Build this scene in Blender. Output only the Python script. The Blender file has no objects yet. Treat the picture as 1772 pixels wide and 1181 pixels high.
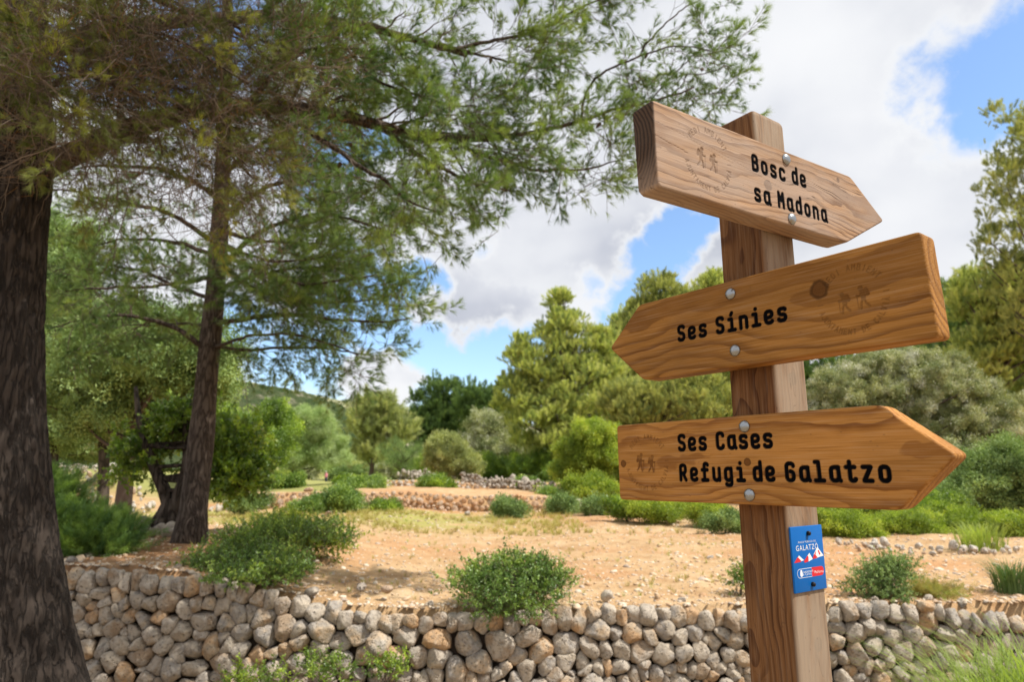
import bpy, math, random
import numpy as np
from mathutils import Vector, Matrix, noise as mnoise
R = math.radians
random.seed(7)
rng = np.random.default_rng(7)
S = bpy.context.scene

# ------------------------------------------------------------------ camera
W0, H0 = 1772, 1181
FPX = 1164.7
EYE = 1.6
PITCH, ROLL = R(10.99), R(-.375)
cam = bpy.data.cameras.new('camera')
cam.sensor_width = 36
cam.lens = FPX / W0 * 36
cam.clip_start = .02
cam.clip_end = 4000
cam.dof.use_dof = True
cam.dof.focus_distance = 1.12
cam.dof.aperture_fstop = 7.0
camo = bpy.data.objects.new('camera', cam)
S.collection.objects.link(camo)
camo.matrix_world = Matrix.Translation((0, 0, EYE)) @ Matrix.Rotation(R(90) + PITCH, 4, 'X') @ Matrix.Rotation(ROLL, 4, 'Z')
S.camera = camo

def ray(u, v):
    X, Y = u - W0 / 2, v - H0 / 2
    cr, sr = math.cos(ROLL), math.sin(ROLL)
    X, Y = X * cr + Y * sr, -X * sr + Y * cr
    d = (X / FPX, 1, -Y / FPX)
    c, s = math.cos(PITCH), math.sin(PITCH)
    return np.array([d[0], d[1] * c - d[2] * s, d[1] * s + d[2] * c])
def at(u, v, D):
    r = ray(u, v)
    return r * (D / r[1]) + np.array([0, 0, EYE])

# ------------------------------------------------------------------ node helper
class NT:
    def __init__(s, tree):
        s.t = tree; s.N = tree.nodes; s.L = tree.links
    def n(s, typ, ins=None, **props):
        nd = s.N.new(typ)
        for k, v in props.items(): setattr(nd, k, v)
        if ins:
            for k, v in ins.items(): s.set(nd.inputs[k], v)
        return nd
    def set(s, sock, v):
        if isinstance(v, bpy.types.NodeSocket): s.L.new(v, sock)
        elif isinstance(v, bpy.types.Node): s.L.new(v.outputs[0], sock)
        else:
            if sock.type == 'RGBA' and len(v) == 3: v = (*v, 1)
            sock.default_value = v
    def m(s, op, a, b=0.0, c=0.0, clamp=False):
        nd = s.N.new('ShaderNodeMath'); nd.operation = op; nd.use_clamp = clamp
        for i, v in enumerate((a, b, c)): s.set(nd.inputs[i], v)
        return nd.outputs[0]
    def vm(s, op, a, b=(0, 0, 0), scale=None):
        nd = s.N.new('ShaderNodeVectorMath'); nd.operation = op
        s.set(nd.inputs[0], a); s.set(nd.inputs[1], b)
        if scale is not None: s.set(nd.inputs['Scale'], scale)
        return nd.outputs['Value'] if op in ('DOT_PRODUCT', 'LENGTH', 'DISTANCE') else nd.outputs[0]
    def mix(s, f, a, b, mode='MIX'):
        nd = s.N.new('ShaderNodeMix'); nd.data_type = 'RGBA'; nd.blend_type = mode
        s.set(nd.inputs[0], f); s.set(nd.inputs[6], a); s.set(nd.inputs[7], b)
        return nd.outputs[2]
    def ramp(s, f, stops, interp='LINEAR'):
        nd = s.N.new('ShaderNodeValToRGB'); cr = nd.color_ramp; cr.interpolation = interp
        while len(cr.elements) < len(stops): cr.elements.new(.5)
        for e, (p, c) in zip(cr.elements, stops):
            e.position = p
            e.color = (c, c, c, 1) if isinstance(c, (int, float)) else (*c, 1)
        s.set(nd.inputs[0], f)
        return nd.outputs[0]
    def sstep(s, v, a, b):
        nd = s.N.new('ShaderNodeMapRange'); nd.interpolation_type = 'SMOOTHSTEP'
        s.set(nd.inputs[0], v); s.set(nd.inputs[1], a); s.set(nd.inputs[2], b)
        return nd.outputs[0]
    def noise(s, vec, scale=5, detail=4, rough=.55, dist=0, out=0):
        nd = s.n('ShaderNodeTexNoise', {'Vector': vec, 'Scale': scale, 'Detail': detail, 'Roughness': rough, 'Distortion': dist})
        return nd.outputs[out]
    def vor(s, vec, scale=5, feature='F1', out=0, rand=1):
        nd = s.N.new('ShaderNodeTexVoronoi'); nd.feature = feature
        s.set(nd.inputs['Vector'], vec); s.set(nd.inputs['Scale'], scale); s.set(nd.inputs['Randomness'], rand)
        return nd.outputs[out]
    def comb(s, x, y, z):
        return s.n('ShaderNodeCombineXYZ', {0: x, 1: y, 2: z}).outputs[0]
    def sep(s, v):
        nd = s.n('ShaderNodeSeparateXYZ', {0: v}); return nd.outputs[0], nd.outputs[1], nd.outputs[2]

# ------------------------------------------------------------------ world, sun
SUN_AZ, SUN_EL = R(110), R(56)       # azimuth from +Y towards +X
w = bpy.data.worlds.new('World'); S.world = w; w.use_nodes = True
T = NT(w.node_tree); T.N.clear()
sky = T.n('ShaderNodeTexSky', sky_type='NISHITA', sun_disc=False, sun_elevation=SUN_EL, sun_rotation=SUN_AZ)
sky.air_density = 1.0; sky.dust_density = .6; sky.ozone_density = 1.6
D0 = T.n('ShaderNodeTexCoord').outputs['Generated']
wv = T.noise(D0, 2.2, 5, .6, 0, 1)
wv2 = T.noise(D0, 8, 7, .6, 0, 1)
Dw = T.vm('ADD', D0, T.vm('SCALE', T.vm('SUBTRACT', wv, (.5, .5, .5)), scale=.16))
Dw = T.vm('ADD', Dw, T.vm('SCALE', T.vm('SUBTRACT', wv2, (.5, .5, .5)), scale=.16))
dx, dy, dz = T.sep(D0)
den = T.m('ADD', T.m('MAXIMUM', dz, 0), .22)
pl = T.comb(T.m('DIVIDE', dx, den), T.m('DIVIDE', dy, den), 3.7)
cov = T.m('ADD', T.noise(pl, 1.1, 7, .55), .17)
# blue openings in the cloud deck: (px, py, half size in px, strength)
HOLES = [(1740, 130, 85, 1), (1690, 180, 60, .8), (1800, 60, 70, .7), (1660, 240, 40, .35), (1760, 220, 40, .5),
         (1130, 480, 56, 1), (1175, 430, 46, 1), (1210, 390, 36, .9), (1095, 535, 54, 1), (1060, 570, 50, .7), (1240, 350, 30, .4),
         (740, 650, 75, 1), (850, 625, 75, 1), (690, 590, 70, 1), (640, 520, 70, .9), (715, 505, 45, .9), (560, 640, 70, .6), (800, 700, 90, .9), (930, 640, 60, .6),
         (1000, 490, 26, .35), (600, 285, 80, .9), (480, 300, 50, .6), (280, 130, 100, .9), (130, 120, 60, .6), (400, 30, 120, .8), (520, 640, 70, .7), (440, 560, 60, .6), (850, 440, 30, .3)]
holes = None
for (hx, hy, hr, hs) in HOLES:
    d = Vector(ray(hx, hy)).normalized()
    dist = T.vm('DISTANCE', Dw, tuple(d))
    rr = hr / FPX * .92
    g = T.m('MULTIPLY', T.sstep(dist, rr * 1.75, rr * .35), hs)
    holes = g if holes is None else T.m('MAXIMUM', holes, g)
# brighter small cumulus over the openings
puff = T.sstep(T.noise(T.vm('ADD', D0, (3.1, 0, 0)), 9, 7, .6), .5, .62)
cov = T.m('SUBTRACT', cov, T.m('MULTIPLY', holes, .9))
for (hx, hy, hr, hs) in ((660, 655, 55, .8), (590, 668, 40, .6), (720, 640, 34, .6), (800, 545, 60, .5), (880, 560, 40, .4), (730, 560, 34, .5)):
    cov = T.m('ADD', cov, T.m('MULTIPLY', T.sstep(T.vm('DISTANCE', Dw, tuple(Vector(ray(hx, hy)).normalized())), hr / FPX * 1.6, hr / FPX * .3), hs))
cov = T.m('ADD', cov, T.m('MULTIPLY', T.m('SUBTRACT', T.noise(D0, 14, 6, .55), .5), .24))
cmask = T.sstep(cov, .12, .60)
sh1 = T.noise(T.vm('ADD', pl, (7.3, 2.1, 0)), 1.3, 4, .45, .1)
sh2 = T.noise(T.vm('ADD', D0, (1.2, 4.2, .3)), 4.0, 4, .48)
shade = T.m('ADD', T.m('MULTIPLY', sh1, .6), T.m('MULTIPLY', sh2, .5))
ccol = T.ramp(shade, [(.38, (3.2, 3.45, 4.1)), (.49, (4.4, 4.6, 5.2)), (.59, (5.8, 5.95, 6.35)), (.72, (7.1, 7.15, 7.3))])
edge = T.sstep(cov, .85, .5)
ccol = T.mix(T.m('MULTIPLY', edge, .75), ccol, (6.9, 7.0, 7.15))
skyc = T.mix(1.0, sky.outputs[0], (1.5, 1.62, 1.72), 'MULTIPLY')
col = T.mix(cmask, skyc, ccol)
bg = T.n('ShaderNodeBackground', {'Color': col, 'Strength': .125})
T.n('ShaderNodeOutputWorld', {'Surface': bg})
w.cycles.sampling_method = 'MANUAL'; w.cycles.sample_map_resolution = 512

sl = bpy.data.lights.new('sun', 'SUN'); sl.energy = 5.0; sl.angle = R(.53); sl.color = (1, .955, .88)
so = bpy.data.objects.new('sun', sl); S.collection.objects.link(so)
sd = Vector((math.sin(SUN_AZ) * math.cos(SUN_EL), math.cos(SUN_AZ) * math.cos(SUN_EL), math.sin(SUN_EL)))
so.rotation_euler = sd.to_track_quat('Z', 'Y').to_euler()
S.view_settings.view_transform = 'Standard'; S.view_settings.look = 'None'
S.view_settings.gamma = 1; S.view_settings.use_curve_mapping = False
S.view_settings.exposure = .14
S.cycles.max_bounces = 6; S.cycles.diffuse_bounces = 3; S.cycles.glossy_bounces = 2
S.cycles.transmission_bounces = 3; S.cycles.transparent_max_bounces = 4
S.cycles.caustics_reflective = False; S.cycles.caustics_refractive = False
S.cycles.use_denoising = True
try: S.cycles.denoiser = 'OPENIMAGEDENOISE'
except Exception: pass
S.cycles.sample_clamp_indirect = 8

# ------------------------------------------------------------------ object helpers
def tag(o, label=None, cat=None, group=None, kind=None):
    if label: o['label'] = label
    if cat: o['category'] = cat
    if group: o['group'] = group
    if kind: o['kind'] = kind
    return o
def empty(name, loc=(0, 0, 0), rz=0, parent=None):
    o = bpy.data.objects.new(name, None); S.collection.objects.link(o)
    o.location = loc; o.rotation_euler = (0, 0, rz); o.empty_display_size = .1
    if parent: o.parent = parent
    return o
class MB:
    def __init__(s): s.v = []; s.f = []; s.mi = []; s.nv = 0
    def add(s, v, faces, mi=0):
        v = np.asarray(v, float).reshape(-1, 3)
        for fa in faces if isinstance(faces, list) and faces and isinstance(faces[0], np.ndarray) else [np.asarray(faces)]:
            s.f.append(fa + s.nv); s.mi.append(np.full(len(fa), mi))
        s.v.append(v); s.nv += len(v)
    def grid(s, P, closed_u=False, mi=0, flip=False):
        # P: (nu, nv, 3)
        nu, nv = P.shape[:2]
        idx = np.arange(nu * nv).reshape(nu, nv)
        a = idx if not closed_u else np.vstack([idx, idx[:1]])
        q = np.stack([a[:-1, :-1], a[1:, :-1], a[1:, 1:], a[:-1, 1:]], -1).reshape(-1, 4)
        if flip: q = q[:, ::-1]
        s.add(P.reshape(-1, 3), q, mi)
    def tube(s, pts, rad, sides=7, mi=0, cap=True):
        pts = np.asarray(pts, float); n = len(pts)
        rad = np.broadcast_to(np.asarray(rad, float), (n,))
        tan = np.gradient(pts, axis=0); tan /= np.linalg.norm(tan, axis=1)[:, None] + 1e-9
        ref = np.array([0, 0, 1.]) if abs(tan[0][2]) < .9 else np.array([1., 0, 0])
        u = np.cross(tan, ref); u /= np.linalg.norm(u, axis=1)[:, None] + 1e-9
        v = np.cross(tan, u)
        a = np.linspace(0, 2 * np.pi, sides, endpoint=False)
        P = pts[:, None] + rad[:, None, None] * (np.cos(a)[None, :, None] * u[:, None] + np.sin(a)[None, :, None] * v[:, None])
        idx = np.arange(n * sides).reshape(n, sides)
        b = np.roll(idx, -1, 1)
        q = np.stack([idx[:-1], b[:-1], b[1:], idx[1:]], -1).reshape(-1, 4)
        s.add(P.reshape(-1, 3), q, mi)
        if cap and sides > 4:
            c = s.nv; s.v.append(pts[[-1]] ); s.nv += 1
            base = c - n * sides + (n - 1) * sides
            tri = np.stack([base + np.arange(sides), base + (np.arange(sides) + 1) % sides, np.full(sides, c)], -1)
            s.f.append(tri); s.mi.append(np.full(sides, mi))
    def mesh(s, name, mats, smooth=True):
        me = bpy.data.meshes.new(name)
        V = np.concatenate(s.v) if s.v else np.zeros((0, 3))
        tot = np.concatenate([np.full(len(f), f.shape[1]) for f in s.f]); lv = np.concatenate([f.ravel() for f in s.f])
        me.vertices.add(len(V)); me.vertices.foreach_set('co', V.astype(np.float32).ravel())
        me.loops.add(len(lv)); me.loops.foreach_set('vertex_index', lv.astype(np.int32))
        me.polygons.add(len(tot))
        st = np.concatenate([[0], np.cumsum(tot)[:-1]])
        me.polygons.foreach_set('loop_start', st.astype(np.int32))
        me.polygons.foreach_set('material_index', np.concatenate(s.mi).astype(np.int32))
        if smooth: me.polygons.foreach_set('use_smooth', np.ones(len(tot), bool))
        for m in (mats if isinstance(mats, (list, tuple)) else [mats]): me.materials.append(m)
        me.update(calc_edges=True); me.validate()
        return me
    def build(s, name, mats, parent=None, smooth=True, loc=(0, 0, 0)):
        o = bpy.data.objects.new(name, s.mesh(name, mats, smooth)); S.collection.objects.link(o)
        o.location = loc
        if parent: o.parent = parent
        return o
def attr(me, name, arr, typ='FLOAT'):
    a = me.attributes.new(name, typ, 'POINT')
    a.data.foreach_set('vector' if typ == 'FLOAT_VECTOR' else 'value', np.asarray(arr, np.float32 if typ != 'INT' else np.int32).ravel())

# geometry-node scattering for foliage and gravel (stuff nobody could count)
_groups = {}
def scatter(name, pts, rot, scl, idx, sources, parent=None, label=None):
    key = tuple(o.name for o in sources)
    if key not in _groups:
        g = bpy.data.node_groups.new('scatter', 'GeometryNodeTree')
        g.interface.new_socket('Geometry', in_out='INPUT', socket_type='NodeSocketGeometry')
        g.interface.new_socket('Geometry', in_out='OUTPUT', socket_type='NodeSocketGeometry')
        N, L = g.nodes, g.links
        gi, go = N.new('NodeGroupInput'), N.new('NodeGroupOutput')
        iop = N.new('GeometryNodeInstanceOnPoints'); j = N.new('GeometryNodeJoinGeometry')
        for o in sources:
            oi = N.new('GeometryNodeObjectInfo'); oi.inputs['Object'].default_value = o
            oi.inputs['As Instance'].default_value = False
            ti = N.new('GeometryNodeGeometryToInstance')
            L.new(oi.outputs['Geometry'], ti.inputs[0]); L.new(ti.outputs[0], j.inputs[0])
        L.new(gi.outputs[0], iop.inputs['Points']); L.new(j.outputs[0], iop.inputs['Instance'])
        iop.inputs['Pick Instance'].default_value = True
        for nm, dt, sk in (('rot', 'FLOAT_VECTOR', 'Rotation'), ('scl', 'FLOAT', 'Scale'), ('idx', 'INT', 'Instance Index')):
            na = N.new('GeometryNodeInputNamedAttribute'); na.data_type = dt; na.inputs['Name'].default_value = nm
            L.new(na.outputs['Attribute'], iop.inputs[sk])
        L.new(iop.outputs[0], go.inputs[0])
        _groups[key] = g
    me = bpy.data.meshes.new(name)
    pts = np.asarray(pts, np.float32)
    me.vertices.add(len(pts)); me.vertices.foreach_set('co', pts.ravel())
    attr(me, 'rot', rot, 'FLOAT_VECTOR'); attr(me, 'scl', scl); attr(me, 'idx', idx, 'INT')
    for m in sources[0].data.materials: me.materials.append(m)
    o = bpy.data.objects.new(name, me); S.collection.objects.link(o)
    if parent: o.parent = parent
    md = o.modifiers.new('scatter', 'NODES'); md.node_group = _groups[key]
    o['kind'] = 'stuff'
    if label: o['label'] = label
    return o
def rots(d, roll=None):
    d = np.asarray(d, float); d = d / (np.linalg.norm(d, axis=1)[:, None] + 1e-9)
    if roll is None: roll = rng.uniform(0, 2 * np.pi, len(d))
    return np.stack([roll, -np.arcsin(np.clip(d[:, 2], -1, 1)), np.arctan2(d[:, 1], d[:, 0])], 1)
def rdir(n):
    v = rng.normal(size=(n, 3)); return v / np.linalg.norm(v, axis=1)[:, None]
def source(name, mb, mats, smooth=False):
    return bpy.data.objects.new(name, mb.mesh(name, mats, smooth))   # not linked: only instanced

# ------------------------------------------------------------------ materials
def newmat(name):
    m = bpy.data.materials.new(name); m.use_nodes = True
    t = NT(m.node_tree); b = t.N['Principled BSDF']
    b.inputs['Specular IOR Level'].default_value = .3
    return m, t, b
def bump(t, b, h, dist=.01, strength=1.0):
    nd = t.n('ShaderNodeBump', {'Height': h, 'Distance': dist, 'Strength': strength}); t.set(b.inputs['Normal'], nd.outputs[0])
def simple(name, col, rough=.7, metal=0, spec=.3):
    m, t, b = newmat(name)
    b.inputs['Base Color'].default_value = (*col, 1); b.inputs['Roughness'].default_value = rough
    b.inputs['Metallic'].default_value = metal; b.inputs['Specular IOR Level'].default_value = spec
    return m
def leafmat(name, a, bcol, trans=.35, rough=.55, spec=.25, third=None):
    m, t, b = newmat(name)
    ri = t.n('ShaderNodeObjectInfo').outputs['Random']
    geo = t.n('ShaderNodeNewGeometry')
    nz = t.noise(geo.outputs['Position'], 1.3, 2)
    f = t.m('ADD', t.m('MULTIPLY', ri, .9), t.m('MULTIPLY', t.m('SUBTRACT', nz, .5), 1.3), clamp=True)
    st = [(0, a), (.75, bcol)]
    if third: st = [(0, a), (.6, bcol), (.97, third)]
    c = t.ramp(f, st)
    t.set(b.inputs['Base Color'], c); b.inputs['Roughness'].default_value = rough
    b.inputs['Specular IOR Level'].default_value = spec
    tr = t.n('ShaderNodeBsdfTranslucent', {'Color': t.mix(1.0, c, (1.5, 1.6, .7), 'MULTIPLY')})
    mx = t.n('ShaderNodeMixShader', {0: trans, 1: b.outputs[0], 2: tr.outputs[0]})
    t.set(t.N['Material Output'].inputs['Surface'], mx)
    return m
def bark(name, dark, mid, light, sx=14, sz=3.2, bd=.02):
    m, t, b = newmat(name)
    co = t.n('ShaderNodeTexCoord').outputs['Object']
    x, y, z = t.sep(co)
    v = t.comb(t.m('MULTIPLY', x, sx), t.m('MULTIPLY', y, sx), t.m('MULTIPLY', z, sz))
    v = t.vm('ADD', v, t.vm('SCALE', t.noise(v, .8, 3, .5, 0, 1), scale=1.2))
    e = t.m('MULTIPLY', t.m('ABSOLUTE', t.m('SUBTRACT', t.noise(v, 1.0, 2, .45), .5)), 3.2, clamp=True)
    n1 = t.noise(v, 3, 5, .65)
    c = t.ramp(t.m('ADD', e, t.m('MULTIPLY', t.m('SUBTRACT', n1, .5), .35)), [(.0, dark), (.18, mid), (.5, light)])
    fl = t.sstep(t.noise(t.vm('MULTIPLY', co, (70, 70, 26)), 1.0, 4, .7), .6, .7)
    c = t.mix(t.m('MULTIPLY', fl, .7), c, tuple(min(1, v_ * 2.0) for v_ in light))
    t.set(b.inputs['Base Color'], t.mix(t.m('MULTIPLY', n1, .5), c, mid)); b.inputs['Roughness'].default_value = .9
    bump(t, b, t.m('ADD', t.sstep(e, 0, .25), t.m('MULTIPLY', n1, .5)), bd)
    return m
M = {}
M['needle'] = leafmat('pine_needles', (0.080, 0.143, 0.047), (0.201, 0.288, 0.088), .3, .5, .3, (0.323, 0.390, 0.108))
M['needle_olive'] = leafmat('pine_needles_olive', (0.113, 0.140, 0.044), (0.219, 0.242, 0.067), .3, .5, .3, (0.379, 0.378, 0.074))  # yellower needles for the inner tufts
M['needle_dead'] = leafmat('dry_pine_needles', (.2, .08, .025), (.28, .12, .03), .25)
M['twig'] = simple('twig_bark', (.13, .098, .075), .9)
M['twig_grey'] = simple('dead_twig_bark', (.17, .125, .09), .9)
M['pine_far'] = leafmat('pine_foliage', (0.190, 0.236, 0.086), (0.475, 0.486, 0.167), .25, .6, .2, (0.600, 0.600, 0.237))
M['pine_dark'] = leafmat('dark_pine_foliage', (0.076, 0.133, 0.049), (0.165, 0.254, 0.080), .2, .6, .2, (0.253, 0.345, 0.094))
M['pine_bright'] = leafmat('pale_pine_foliage', (0.232, 0.297, 0.110), (0.562, 0.593, 0.192), .3, .6, .2, (0.600, 0.600, 0.276))  # paler yellow-green foliage colour of some pines
M['olive'] = leafmat('olive_foliage', (0.258, 0.381, 0.132), (0.490, 0.600, 0.252), .2, .5, .35, (0.510, 0.600, 0.371))
M['oak'] = leafmat('evergreen_oak_foliage', (0.168, 0.211, 0.084), (0.476, 0.491, 0.239), .15, .5, .35, (0.600, 0.600, 0.533))
M['almond'] = leafmat('almond_foliage', (0.221, 0.257, 0.110), (0.404, 0.441, 0.181), .3, .5, .2, (0.551, 0.551, 0.267))
M['carob'] = leafmat('carob_leaves', (0.095, 0.169, 0.031), (0.232, 0.338, 0.049), .3, .35, .5, (0.437, 0.564, 0.068))
M['mastic'] = leafmat('mastic_leaves', (0.107, 0.189, 0.044), (0.235, 0.351, 0.074), .22, .35, .5, (0.437, 0.549, 0.098))
M['mastic_bright'] = leafmat('bright_shrub_leaves', (0.153, 0.221, 0.035), (0.326, 0.413, 0.062), .35, .45, .3, (0.514, 0.560, 0.089))
M['feather'] = leafmat('feathery_shrub_leaves', (0.086, 0.171, 0.061), (0.195, 0.305, 0.073), .3, .5, .3, (0.390, 0.536, 0.098))
M['lichen'] = leafmat('grey_green_foliage', (0.117, 0.184, 0.066), (0.252, 0.353, 0.121), .2, .6, .2, (0.388, 0.512, 0.198))
M['grass_dry'] = leafmat('dry_grass', (.34, .27, .11), (.42, .36, .13), .3, .7, .1, (.36, .40, .12))
M['grass'] = leafmat('green_grass', (0.216, 0.297, 0.068), (0.378, 0.446, 0.108), .35, .5, .2, (0.567, 0.567, 0.189))
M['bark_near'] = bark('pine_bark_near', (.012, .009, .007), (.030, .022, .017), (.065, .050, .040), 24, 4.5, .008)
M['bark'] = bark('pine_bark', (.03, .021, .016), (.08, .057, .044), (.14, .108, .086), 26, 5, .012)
M['bark_dark'] = bark('dark_bark', (.02, .014, .01), (.06, .045, .035), (.12, .095, .075), 9, 2, .02)
M['trunk_far'] = simple('far_trunk_bark', (.10, .075, .06), .9)

def stonemat(name, stops, bsc=1.0):
    m, t, b = newmat(name)
    ri = t.n('ShaderNodeObjectInfo').outputs['Random']
    co = t.n('ShaderNodeNewGeometry').outputs['Position']
    n1 = t.noise(co, 9 * bsc, 6, .65); n2 = t.noise(co, 45 * bsc, 5, .7); n3 = t.noise(co, 7 * bsc, 4)
    isl = t.n('ShaderNodeNewGeometry').outputs['Random Per Island']
    f = t.m('ADD', t.m('FRACT', t.m('ADD', ri, isl)), t.m('MULTIPLY', t.m('SUBTRACT', n3, .5), 1.3), clamp=True)
    c = t.ramp(f, stops)
    c = t.mix(t.m('MULTIPLY', t.sstep(n1, .5, .74), .7), c, (.56, .5, .42))
    c = t.mix(t.m('MULTIPLY', t.sstep(n2, .54, .68), .7), c, (.15, .13, .11))
    n6 = t.noise(t.vm('ADD', co, (5, 1, 9)), 16 * bsc, 5, .7); c = t.mix(t.m('MULTIPLY', t.sstep(n6, .52, .66), .5), c, (.24, .19, .14))
    pits = t.sstep(t.vor(t.vm('ADD', co, t.vm('SCALE', t.noise(co, 8, 3, .5, 0, 1), scale=.15)), 38 * bsc), .0, .35)
    c = t.mix(t.m('MULTIPLY', t.m('SUBTRACT', 1.0, pits), .45), c, (.12, .1, .085))
    t.set(b.inputs['Base Color'], c); b.inputs['Roughness'].default_value = .9
    h = t.m('ADD', t.m('MULTIPLY', n1, 1.0), t.m('ADD', t.m('MULTIPLY', n2, .35), t.m('MULTIPLY', pits, .4)))
    bump(t, b, h, .035 / bsc, 1.0)
    return m
M['stone'] = stonemat('limestone', [(0, (.38, .28, .19)), (.18, (.47, .41, .34)), (.42, (.52, .44, .34)), (.6, (.34, .31, .28)), (.74, (.46, .38, .29)), (.86, (.56, .42, .28)), (.97, (.52, .33, .18))])
M['stone_pale'] = stonemat('pale_limestone', [(0, (.5, .42, .33)), (.3, (.6, .55, .48)), (.7, (.66, .6, .52)), (1, (.5, .36, .25))], .4)
M['stone_red'] = stonemat('red_terrace_stone', [(0, (.5, .29, .16)), (.35, (.6, .42, .28)), (.7, (.64, .5, .38)), (1, (.48, .25, .12))], .4)
M['stone_grey'] = stonemat('grey_rubble', [(0, (.30, .25, .2)), (.5, (.42, .36, .3)), (1, (.52, .45, .37))], .4)

# soil
m, t, b = newmat('field_soil')
co = t.n('ShaderNodeNewGeometry').outputs['Position']
X, Y, Z = t.sep(co)
n1 = t.noise(co, .35, 4, .6); n2 = t.noise(co, 2.2, 5, .65); n3 = t.noise(co, 14, 5, .7); n4 = t.noise(t.vm('ADD', co, (9, 3, 0)), .8, 4, .6)
c = t.ramp(n2, [(.3, (.42, .25, .12)), (.5, (.52, .345, .185)), (.7, (.60, .43, .255))])
c = t.mix(t.m('MULTIPLY', t.sstep(n3, .5, .68), .4), c, (.62, .46, .29))
n5 = t.noise(t.vm('ADD', co, (3, 7, 1)), 1.1, 5, .65); c = t.mix(t.m('MULTIPLY', t.sstep(n5, .5, .7), .45), c, (.36, .21, .10))
c = t.mix(t.m('MULTIPLY', t.sstep(n3, .46, .3), .45), c, (.27, .13, .06))
red = t.m('MULTIPLY', t.sstep(n1, .46, .62), .5)
c = t.mix(red, c, (.46, .21, .085))
# dry grass band in front of the first terrace, and green scrub beyond it
band = t.m('MULTIPLY', t.m('MULTIPLY', t.sstep(Y, 12.0, 15), t.sstep(Y, 19.6, 18.5)), t.sstep(X, 1.5, -1.5))
c = t.mix(t.m('MULTIPLY', band, t.sstep(n4, .36, .56)), c, (.36, .33, .1))
far = t.m('MULTIPLY', t.m('MAXIMUM', t.sstep(Y, 29.5, 34), t.m('MULTIPLY', t.sstep(Y, 20, 23), t.sstep(X, -4.5, -6.5))), t.sstep(n1, .25, .45))
c = t.mix(far, c, (.30, .30, .1))
leftbrown = t.m('MULTIPLY', t.sstep(X, -2.6, -4.4), t.sstep(Y, 9.6, 7.6))  # mask for darker brown soil at the near left
c = t.mix(t.m('MULTIPLY', leftbrown, .75), c, (.2, .1, .055))
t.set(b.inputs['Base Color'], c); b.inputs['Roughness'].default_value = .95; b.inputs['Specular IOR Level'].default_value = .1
bump(t, b, t.m('ADD', n3, t.m('MULTIPLY', n2, 1.2)), .05, .7)
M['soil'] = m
m, t, b = newmat('path_earth')
co = t.n('ShaderNodeNewGeometry').outputs['Position']
n2 = t.noise(co, 3, 6, .65); n3 = t.noise(co, 25, 5, .7)
c = t.ramp(n2, [(.3, (.22, .15, .085)), (.7, (.4, .3, .19))]); c = t.mix(t.sstep(n3, .55, .7), c, (.5, .44, .34))
t.set(b.inputs['Base Color'], c); b.inputs['Roughness'].default_value = .95
bump(t, b, t.m('ADD', n3, n2), .03, .7)
M['path'] = m
m, t, b = newmat('gap_shade_core')
co = t.n('ShaderNodeNewGeometry').outputs['Position']
t.set(b.inputs['Base Color'], t.ramp(t.noise(co, 20, 5, .7), [(.3, (.045, .03, .02)), (.7, (.13, .09, .06))])); b.inputs['Roughness'].default_value = 1  # earth core coloured dark, so shade in the gaps between stones is painted
bump(t, b, t.noise(co, 30, 4, .7), .04)
M['core'] = m

PW = .0905
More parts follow.
